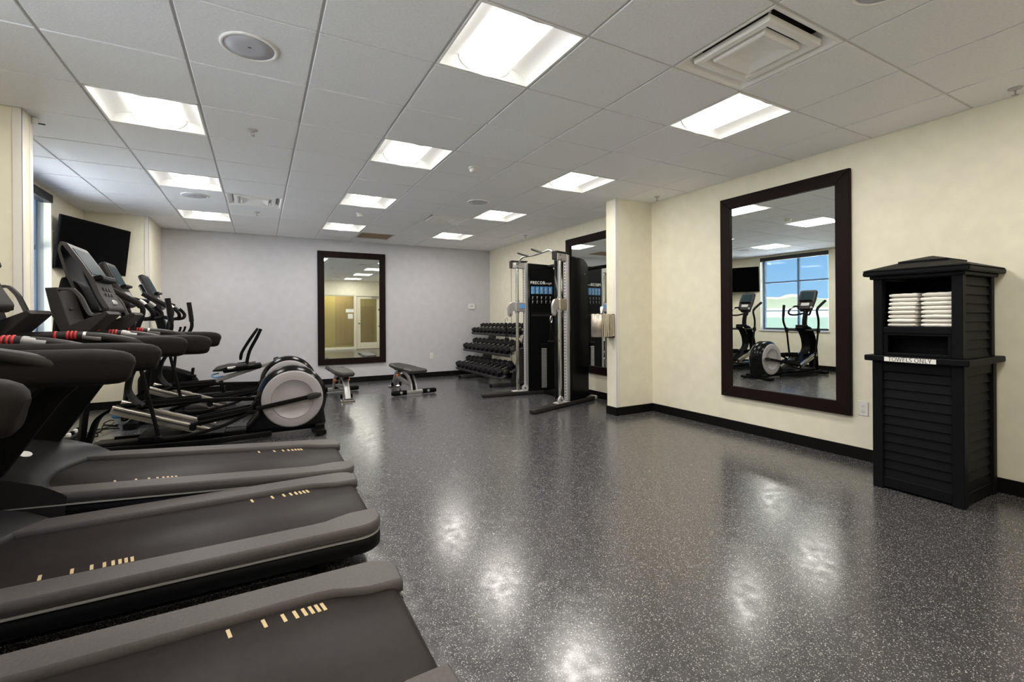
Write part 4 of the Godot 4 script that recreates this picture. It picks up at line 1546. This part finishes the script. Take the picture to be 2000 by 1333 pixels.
		prism(st, rounded([Vector2(-0.18, 0.08), Vector2(-0.27, 0.07), Vector2(-0.32, 0.0), Vector2(-0.31, -0.13), Vector2(-0.27, -0.16), Vector2(-0.235, -0.13), Vector2(-0.235, -0.06), Vector2(-0.18, -0.05)], 0.04), zc - 0.016, zc + 0.016, 0.004, q * Transform3D(Basis(), Vector3(0, cy, 0)))
		part(cg, "pulley_bracket", st, M.silver)
		st = ms()
		lathe(st, [Vector2(0.016, -0.02), Vector2(0.016, 0.02)], 10, q * Transform3D(Basis(Vector3.RIGHT, PI / 2), Vector3(-0.272, cy - 0.12, zc)))
		part(cg, "pulley_pin", st, M.chrome)
		# carabiner and strap handle
		st = ms()
		var loop := []
		for a in 17:
			loop.append(q * Vector3(-0.335 + sin(TAU * a / 16.0) * 0.02, cy - 0.2 + cos(TAU * a / 16.0) * 0.045, zc))
		tube(st, loop, 0.005, 6)
		var hb := part(cg, "carabiner", st, M.chrome)
		st = ms()
		tube(st, [q * Vector3(-0.337, cy - 0.24, zc), q * Vector3(-0.337, cy - 0.48, zc - 0.01)], 0.009, 8)
		tube(st, [q * Vector3(-0.337, cy - 0.26, zc), q * Vector3(-0.32, cy - 0.48, zc + 0.04)], 0.007, 8)
		tube(st, [q * Vector3(-0.335, cy - 0.49, zc - 0.05), q * Vector3(-0.325, cy - 0.49, zc + 0.06)], 0.017, 10)
		part(cg, "strap_handle", st, M.black_matte)
	# instruction placard on the inner face of the far tower
	var st := ms()
	box(st, tl * Vector3(0.25, 1.0, 0.003), Vector3(0.4, 1.85, 0.004), 0.0, tl.basis)
	var pl := part(t, "inner_panel", st, M.black)
	text(pl, "lettering", "PRECOR", 0.066, M.paper, tl * Transform3D(Basis(), Vector3(0.165, 1.735, 0.0055)), 0.001, true)
	text(pl, "lettering", "Strength", 0.036, M.paper, tl * Transform3D(Basis(), Vector3(0.335, 1.728, 0.0055)), 0.001)
	for k in 5:
		st = ms()
		box(st, tl * Vector3(0.085 + k * 0.074, 1.62, 0.006), Vector3(0.062, 0.115, 0.002), 0.0, tl.basis)
		var pc := part(pl, "exercise_picture", st, M.blue_print)
		st = ms()
		var x0 := 0.085 + k * 0.074
		for seg in [[0.0, 0.03, 0.0, -0.01], [0.0, -0.01, -0.012, -0.05], [0.0, -0.01, 0.012, -0.05], [0.0, 0.02, 0.022 - k * 0.01, 0.035], [0.0, 0.02, -0.022, 0.03 - k * 0.012]]:
			tube(st, [tl * Vector3(x0 + seg[0], 1.62 + seg[1], 0.0075), tl * Vector3(x0 + seg[2], 1.62 + seg[3], 0.0075)], 0.0035, 5)
		part(pc, "figure", st, M.clear_tub)
		for r in 2:
			st = ms()
			tube(st, [tl * Vector3(x0 - 0.006, 1.525 - r * 0.065, 0.007), tl * Vector3(x0 - 0.006, 1.48 - r * 0.065, 0.007)], 0.004, 5)
			tube(st, [tl * Vector3(x0 - 0.012, 1.52 - r * 0.065, 0.007), tl * Vector3(x0 + 0.012, 1.515 - r * 0.065, 0.007)], 0.003, 5)
			part(pl, "small_figure", st, M.silver_light)
	st = ms()
	box(st, tl * Vector3(0.24, 1.265, 0.006), Vector3(0.36, 0.006, 0.004), 0.0, tl.basis)
	box(st, tl * Vector3(0.24, 1.23, 0.006), Vector3(0.36, 0.03, 0.003), 0.0, tl.basis)
	part(pl, "divider_bar", st, M.charcoal)
	for k in 20:
		st = ms()
		box(st, tl * Vector3(0.265, 0.115 + k * 0.031, 0.012), Vector3(0.085, 0.027, 0.016), 0.003, tl.basis)
		part(pl, "weight_plate", st, M.silver)
	st = ms()
	box(st, tl * Vector3(0.265, 0.76, 0.012), Vector3(0.12, 0.06, 0.02), 0.01, tl.basis)
	part(pl, "stack_head", st, M.black)
	# near tower: status lamp and rear base bar, pull-up bar
	st = ms()
	lathe(st, [Vector2(0.008, 0), Vector2(0.006, 0.004)], 10, tr * Transform3D(Basis(Vector3.RIGHT, PI / 2), Vector3(0.36, 1.8, 0.0)))
	part(t, "badge_stud", st, M.silver)
	st = ms()
	sweep(st, [tl * Vector3(0.3, 0.04, -0.04), tr * Vector3(0.3, 0.04, -0.05)], rrect(0.08, 0.05, 0.01), Vector3.UP)
	part(t, "rear_base_bar", st, M.black)
	st = ms()
	sweep(st, [tl * Vector3(0.35, 1.99, -0.1), tr * Vector3(0.35, 1.99, -0.1)], rrect(0.06, 0.05, 0.01), Vector3.UP)
	part(t, "top_cross_beam", st, M.black)
	var a0 := tl * Vector3(-0.17, 2.0, 0.02)
	var a1 := tr * Vector3(-0.17, 2.02, -0.09)
	var bar := [a0, a0.lerp(a1, 0.1) + Vector3(0, 0.08, 0), a0.lerp(a1, 0.16) + Vector3(0, 0.1, 0), a0.lerp(a1, 0.5) + Vector3(0.0, 0.085, 0), a0.lerp(a1, 0.84) + Vector3(0, 0.1, 0), a0.lerp(a1, 0.9) + Vector3(0, 0.08, 0), a1]
	st = ms()
	tube(st, bar, 0.015, 10)
	var pb := part(t, "pull_up_bar", st, M.chrome)
	for f in [0.32, 0.68]:
		st = ms()
		var m: Vector3 = a0.lerp(a1, f) + Vector3(0, 0.092, 0)
		tube(st, spline([m, m + Vector3(-0.09, 0.01, 0), m + Vector3(-0.2, 0.03, 0.02)], 3), 0.013, 10)
		part(pb, "grip_horn", st, M.chrome)

# ------------------------------------------------------------------ dumbbell rack
func make_dumbbell(r: float, hl: float, grip: float) -> Array:
	var made := []
	for s in [-1, 1]:
		var st := ms()
		var x0: float = s * grip
		var x1: float = s * (grip + hl)
		var rings := []
		for q in [[0.0, 0.55], [0.1, 0.88], [0.22, 1.0], [0.8, 1.0], [0.93, 0.9], [1.0, 0.72]]:
			var ring := PackedVector3Array()
			for k in 6:
				var a := TAU * k / 6.0
				ring.append(Vector3(lerpf(x0, x1, q[0]), sin(a) * r * q[1], cos(a) * r * q[1]))
			rings.append(ring)
		loft(st, rings, true, false, -1)
		made.append(fin(st))
	var st := ms()
	tube(st, [Vector3(-grip - 0.005, 0, 0), Vector3(-grip * 0.5, 0, 0), Vector3(grip * 0.5, 0, 0), Vector3(grip + 0.005, 0, 0)], 0.0165, 10)
	made.append(fin(st))
	return made

func dumbbells() -> void:
	var rk := thing("dumbbell_rack", "dark three-tier dumbbell rack against the right wall", "rack", P(3.95, 0, 7.85))
	var o := rk.position
	for d in [8.5, 7.1]:
		var st := ms()
		sweep(st, [P(3.47, 0.035, d) - o, P(4.3, 0.035, d) - o], rrect(0.07, 0.06, 0.012), Vector3.UP)
		var ft := part(rk, "foot", st, M.rack)
		st = ms()
		box(st, P(3.47, 0.03, d) - o, Vector3(0.03, 0.056, 0.078), 0.01)
		part(ft, "foot_cap", st, M.black_matte)
		st = ms()
		prism(st, [Vector2(-0.1, 0.05), Vector2(0.14, 0.05), Vector2(0.36, 0.95), Vector2(0.3, 1.0), Vector2(0.22, 0.98)], -0.025, 0.025, 0.006, Transform3D(Basis(), Vector3(0, 0, 7.85 - d)))
		part(rk, "upright", st, M.rack)
	var tiers := [["bottom", 10, 3.68, 0.32, 0.084, 0.12, 0.06, 8.78, 7.0], ["middle", 10, 3.835, 0.685, 0.076, 0.11, 0.06, 8.78, 7.0], ["top", 12, 4.02, 1.0, 0.062, 0.095, 0.058, 8.80, 6.92]]
	for tr in tiers:
		var tilt := 0.42
		var r: float = tr[4]
		var bs := Basis(Vector3.BACK, tilt)
		var c := P(tr[2], tr[3], 7.85) - o
		var st := ms()
		for s in [-1, 1]:
			box(st, c + bs * Vector3(s * (tr[6] + tr[5] * 0.5), -r * 0.87 - 0.006, 0), Vector3(0.09, 0.01, 2.02), 0.003, bs)
		box(st, c + bs * Vector3(-(tr[6] + tr[5]) - 0.01, -r * 0.87 - 0.012, 0), Vector3(0.012, 0.05, 2.02), 0.003, bs)
		box(st, c + bs * Vector3((tr[6] + tr[5]) + 0.012, -r * 0.87 + 0.015, 0), Vector3(0.01, 0.06, 2.02), 0.003, bs)
		var sf := part(rk, "shelf", st, M.rack)
		for d in [8.5, 7.1]:
			st = ms()
			box(st, c + bs * Vector3(0.03, -r * 0.87 - 0.03, 7.85 - d), Vector3(0.34, 0.05, 0.04), 0.006, bs)
			part(sf, "bracket", st, M.rack)
		var ml := make_dumbbell(r, tr[5], tr[6])
		var first: Node3D = null
		var n: int = tr[1]
		for k in n:
			var d: float = lerpf(tr[7], tr[8], k / float(n - 1))
			var lb := "black hex dumbbell on the %s tier, %s from the grey wall" % [tr[0], ordinal(k)]
			var grp := "dumbbells on the %s tier" % tr[0]
			var dn: Node3D
			if first == null:
				first = thing("dumbbell", lb, "dumbbell", Vector3.ZERO, grp)
				put(first, "head", ml[0], M.rubber_head)
				put(first, "head", ml[1], M.rubber_head)
				put(first, "handle", ml[2], M.chrome)
				dn = first
			else:
				dn = copy(first, lb, grp)
			dn.position = P(tr[2], tr[3], d)
			var f := lerpf(0.8, 1.0, k / float(n - 1))
			dn.basis = Basis(Vector3.BACK, tilt) * Basis(Vector3.RIGHT, PI / 6 * 0.0)
			dn.scale = Vector3(1, f, f)
			dn.position += dn.basis.y.normalized() * (-r * 0.87 * (1.0 - f))

# ------------------------------------------------------------------ towel cabinet, front towards -x
func cabinet() -> void:
	var t := thing("towel_cabinet", "black louvred towel cabinet with a hipped roof beside the big mirror", "cabinet", P(4.06, 0, 1.391))
	var hx := 0.27
	var hz := 0.242
	for sx in [-1, 1]:
		for sz in [-1, 1]:
			var st := ms()
			box(st, Vector3(sx * (hx - 0.03), 0.4425, sz * (hz - 0.03)), Vector3(0.06, 0.885, 0.06), 0.004)
			box(st, Vector3(sx * (hx - 0.033), 1.19, sz * (hz - 0.033)), Vector3(0.054, 0.53, 0.054), 0.004)
			part(t, "corner_post", st, M.cabinet)
	var st := ms()
	for y in [0.05, 0.85]:
		st = ms()
		for sx in [-1, 1]: box(st, Vector3(sx * (hx - 0.03), y, 0), Vector3(0.045, 0.07, hz * 2 - 0.12), 0.003)
		for sz in [-1, 1]: box(st, Vector3(0, y, sz * (hz - 0.03)), Vector3(hx * 2 - 0.12, 0.07, 0.045), 0.003)
		part(t, "lower_rail", st, M.cabinet)
	st = ms()
	box(st, Vector3(0, 0.905, 0), Vector3(hx * 2 + 0.07, 0.04, hz * 2 + 0.07), 0.006)
	part(t, "middle_ledge", st, M.cabinet)
	# lower front louvres, side louvres
	for k in 12:
		var y := 0.116 + k * 0.061
		st = ms()
		box(st, Vector3(-hx + 0.024, y, 0), Vector3(0.008, 0.066, hz * 2 - 0.11), 0.002, Basis(Vector3.BACK, -0.2))
		part(t, "louvre", st, M.cabinet)
		for s in [-1, 1]:
			st = ms()
			box(st, Vector3(0, y, s * (hz - 0.024)), Vector3(hx * 2 - 0.11, 0.066, 0.008), 0.002, Basis(Vector3.RIGHT, -0.2 * s))
			part(t, "louvre", st, M.cabinet)
	for k in 9:
		var y := 0.955 + k * 0.058
		for s in [-1, 1]:
			st = ms()
			box(st, Vector3(0, y, s * (hz - 0.024)), Vector3(hx * 2 - 0.1, 0.063, 0.008), 0.002, Basis(Vector3.RIGHT, -0.2 * s))
			part(t, "louvre", st, M.cabinet)
	st = ms()
	box(st, Vector3(hx - 0.012, 0.46, 0), Vector3(0.01, 0.84, hz * 2 - 0.11))
	box(st, Vector3(hx - 0.012, 1.19, 0), Vector3(0.01, 0.53, hz * 2 - 0.1))
	part(t, "back_panel", st, M.cabinet)
	# towel shelf and the drop slot below it
	st = ms()
	box(st, Vector3(0.0, 1.106, 0), Vector3(hx * 2 - 0.08, 0.03, hz * 2 - 0.07), 0.003)
	box(st, Vector3(-hx + 0.03, 1.10, 0), Vector3(0.03, 0.044, hz * 2 - 0.1), 0.004)
	part(t, "towel_shelf", st, M.cabinet)
	st = ms()
	box(st, Vector3(-hx + 0.03, 0.935, 0), Vector3(0.02, 0.02, hz * 2 - 0.1), 0.004)
	box(st, Vector3(-hx + 0.03, 1.072, 0), Vector3(0.02, 0.02, hz * 2 - 0.1), 0.004)
	for s in [-1, 1]: box(st, Vector3(-hx + 0.03, 1.0, s * (hz - 0.068)), Vector3(0.02, 0.13, 0.03), 0.004)
	part(t, "slot_frame", st, M.cabinet)
	st = ms()
	box(st, Vector3(-hx + 0.16, 1.0, 0), Vector3(0.006, 0.16, hz * 2 - 0.12))
	part(t, "slot_flap", st, M.cabinet)
	# eaves and roof
	st = ms()
	box(st, Vector3(0, 1.462, 0), Vector3(hx * 2 + 0.02, 0.022, hz * 2 + 0.02), 0.005)
	box(st, Vector3(0, 1.49, 0), Vector3(hx * 2 + 0.08, 0.034, hz * 2 + 0.08), 0.008)
	part(t, "cornice", st, M.cabinet)
	st = ms()
	var ring := func(x: float, z: float, y: float) -> PackedVector3Array:
		return PackedVector3Array([Vector3(-x, y, -z), Vector3(x, y, -z), Vector3(x, y, z), Vector3(-x, y, z)])
	loft(st, [ring.call(hx + 0.04, hz + 0.04, 1.507), ring.call(hx + 0.03, hz + 0.03, 1.515), ring.call(0.10, 0.09, 1.578)], true, false, -1)
	var rf := part(t, "roof", st, M.cabinet)
	st = ms()
	loft(st, [ring.call(0.15, 0.135, 1.564), ring.call(0.15, 0.135, 1.572), ring.call(0.01, 0.01, 1.607)], true, false, -1)
	part(rf, "roof_cap", st, M.cabinet)
	# notice strip
	st = ms()
	box(st, Vector3(-hx - 0.036, 0.903, -0.017), Vector3(0.002, 0.03, 0.276))
	var sg := part(t, "sign_strip", st, M.paper, "white strip sign reading TOWELS ONLY")
	var face := Basis(Vector3(0, 0, 1), Vector3(0, 1, 0), Vector3(-1, 0, 0))
	text(sg, "lettering", "TOWELS ONLY", 0.036, M.ink, Transform3D(face, Vector3(-hx - 0.0372, 0.903, -0.017)), 0.0006)
	# folded towels
	var meshes := []
	for v in 4:
		st = ms()
		var r := RandomNumberGenerator.new()
		r.seed = 90 + v
		var rings := []
		for k in 9:
			var z := -0.5 + k / 8.0
			var e := 1.0 if k > 0 and k < 8 else 0.72
			var ph := r.randf_range(-0.0012, 0.0012)
			var rg := PackedVector3Array()
			# two soft layers joined by the fold at the front (-x)
			for q in [[0.30, 0.0], [0.02, 0.0], [0.004, 0.006], [0.0, 0.0135], [0.004, 0.021], [0.02, 0.0262], [0.10, 0.0275], [0.2, 0.027], [0.30, 0.026]]:
				rg.append(Vector3(q[0] + r.randf_range(-0.0012, 0.0012), (q[1] - 0.013) * e + 0.013 + (ph if q[1] > 0.0 else 0.0), z))
			rings.append(rg)
		loft(st, rings, true)
		meshes.append(fin(st))
	var r2 := RandomNumberGenerator.new()
	r2.seed = 12
	for side in 2:
		for k in 8:
			var lb := "folded white towel, %s from the bottom of the %s stack" % [ordinal(k), ["left", "right"][side]]
			var w := 0.158 if side == 0 else 0.168
			var tw := put(self, "folded_towel", meshes[(k * 3 + side) % 4], M.towel)
			tag(tw, lb, "towel", "folded towels in the cabinet")
			var shift := -0.012 + 0.02 * k / 8.0
			tw.position = P(3.815 + r2.randf_range(-0.006, 0.006) + (0.006 if k > 4 else 0.0), 1.1222 + k * 0.0285, 1.391) + Vector3(0, 0, (-0.077 if side == 0 else 0.105) + (shift * 0.6 if side == 0 else r2.randf_range(-0.004, 0.004)))
			tw.scale = Vector3(0.95, 1.02, w * r2.randf_range(0.93, 1.0))

# ------------------------------------------------------------------ cords and the tub on the floor
func small_things() -> void:
	var tb := thing("plastic_tub", "clear plastic tub with a blue lid on the floor by the ellipticals", "tub", P(-1.42, 0, 6.9))
	var st := ms()
	lathe(st, [Vector2(0.05, 0.0), Vector2(0.065, 0.06), Vector2(0.068, 0.075)], 20)
	part(tb, "tub", st, M.clear_tub)
	st = ms()
	lathe(st, [Vector2(0.068, 0.07), Vector2(0.083, 0.075), Vector2(0.085, 0.105), Vector2(0.07, 0.118), Vector2(0.0, 0.12)], 20)
	part(tb, "lid", st, M.blue_lid)
	var ps := thing("power_strip", "power strip with plugs on the floor below the window", "power strip", P(-1.68, 0, 6.3))
	st = ms()
	box(st, Vector3(0, 0.02, 0), Vector3(0.06, 0.04, 0.42), 0.008)
	part(ps, "strip_body", st, M.charcoal)
	for k in 4:
		st = ms()
		box(st, Vector3(0.005, 0.055, -0.15 + k * 0.095), Vector3(0.035, 0.04, 0.045), 0.008)
		part(ps, "plug", st, M.plastic_white if k % 2 else M.black)
	var r := RandomNumberGenerator.new()
	r.seed = 5
	var what := ["looped black power cord on the floor beside the pier", "black power cord snaking from the power strip", "black power cord curled below the window", "black power cord running to the farther elliptical", "black power cord lying along the left wall"]
	for k in 5:
		var p := []
		var x := -1.78 + k * 0.05
		var d := 5.05 + k * 0.26
		for i in 9:
			p.append(P(x + r.randf_range(-0.12, 0.12), 0.007 + 0.0005 * k + (r.randf_range(0.0, 0.05) if i % 3 == 1 else 0.0), d + r.randf_range(-0.08, 0.08)))
			d += 0.12
			x += r.randf_range(-0.03, 0.06)
		st = ms()
		tube(st, spline(p, 6), 0.006, 6)
		tag(part(self, "extension_cord", st, M.black_matte), what[k], "cord")

# ------------------------------------------------------------------ what the windows look out on
func outside() -> void:
	var g := -0.35
	var st := ms()
	quad(st, P(-2.3, g, -200), P(-2.3, g, 500), P(-700, g, 500), P(-700, g, -200))
	tag(part(self, "grass_field", st, M.field), "pale green fields outside the window", "field")
	st = ms()
	rbox(st, -26.0, -2.24, g + 0.002, g + 0.04, -14.0, 24.0)
	tag(part(self, "concrete_terrace", st, M.concrete), "pale concrete apron right outside the windows", "pavement")
	for h in [[-780.0, 34.0, 3, "hill_range", "low hills beyond the fields outside the window", M.hill, 120.0], [-1000.0, 62.0, 4, "mountain_range", "distant mountains behind the low hills outside", M.rock, 120.0]]:
		var n := FastNoiseLite.new()
		n.seed = h[2]
		n.frequency = 0.004
		n.fractal_octaves = 4
		st = ms()
		var cols := []
		for k in 91:
			var d := -300.0 + k * 14.0
			var top: float = g + h[1] * (0.72 + 0.6 * n.get_noise_1d(d * 1.3))
			cols.append([P(h[0] + h[6] * 0.6, g, d), P(h[0], top, d), P(h[0] - h[6] * 0.4, g, d)])
		st.set_smooth_group(1)
		for k in 90:
			for e in 2: quad(st, cols[k][e], cols[k + 1][e], cols[k + 1][e + 1], cols[k][e + 1])
		tag(part(self, h[3], st, h[5]), h[4], "hills")
	for q in [[-290.0, 90.0, 90.0, 4.0, "long pale warehouse far outside the window"], [-330.0, 215.0, 120.0, 5.0, "large pale warehouse far outside, below the hills"], [-270.0, 0.0, 60.0, 3.6, "small pale warehouse far outside the window"]]:
		var wh := thing("warehouse", q[4], "building", P(q[0], g, q[1]))
		st = ms()
		box(st, Vector3(0, q[3] * 0.5, 0), Vector3(24, q[3], q[2]), 0.0)
		part(wh, "walls", st, M.pale_roof)
		st = ms()
		prism(st, [Vector2(-12.5, q[3]), Vector2(12.5, q[3]), Vector2(0, q[3] + 1.6)], -q[2] * 0.5 - 0.4, q[2] * 0.5 + 0.4)
		part(wh, "roof", st, M.pale_roof)
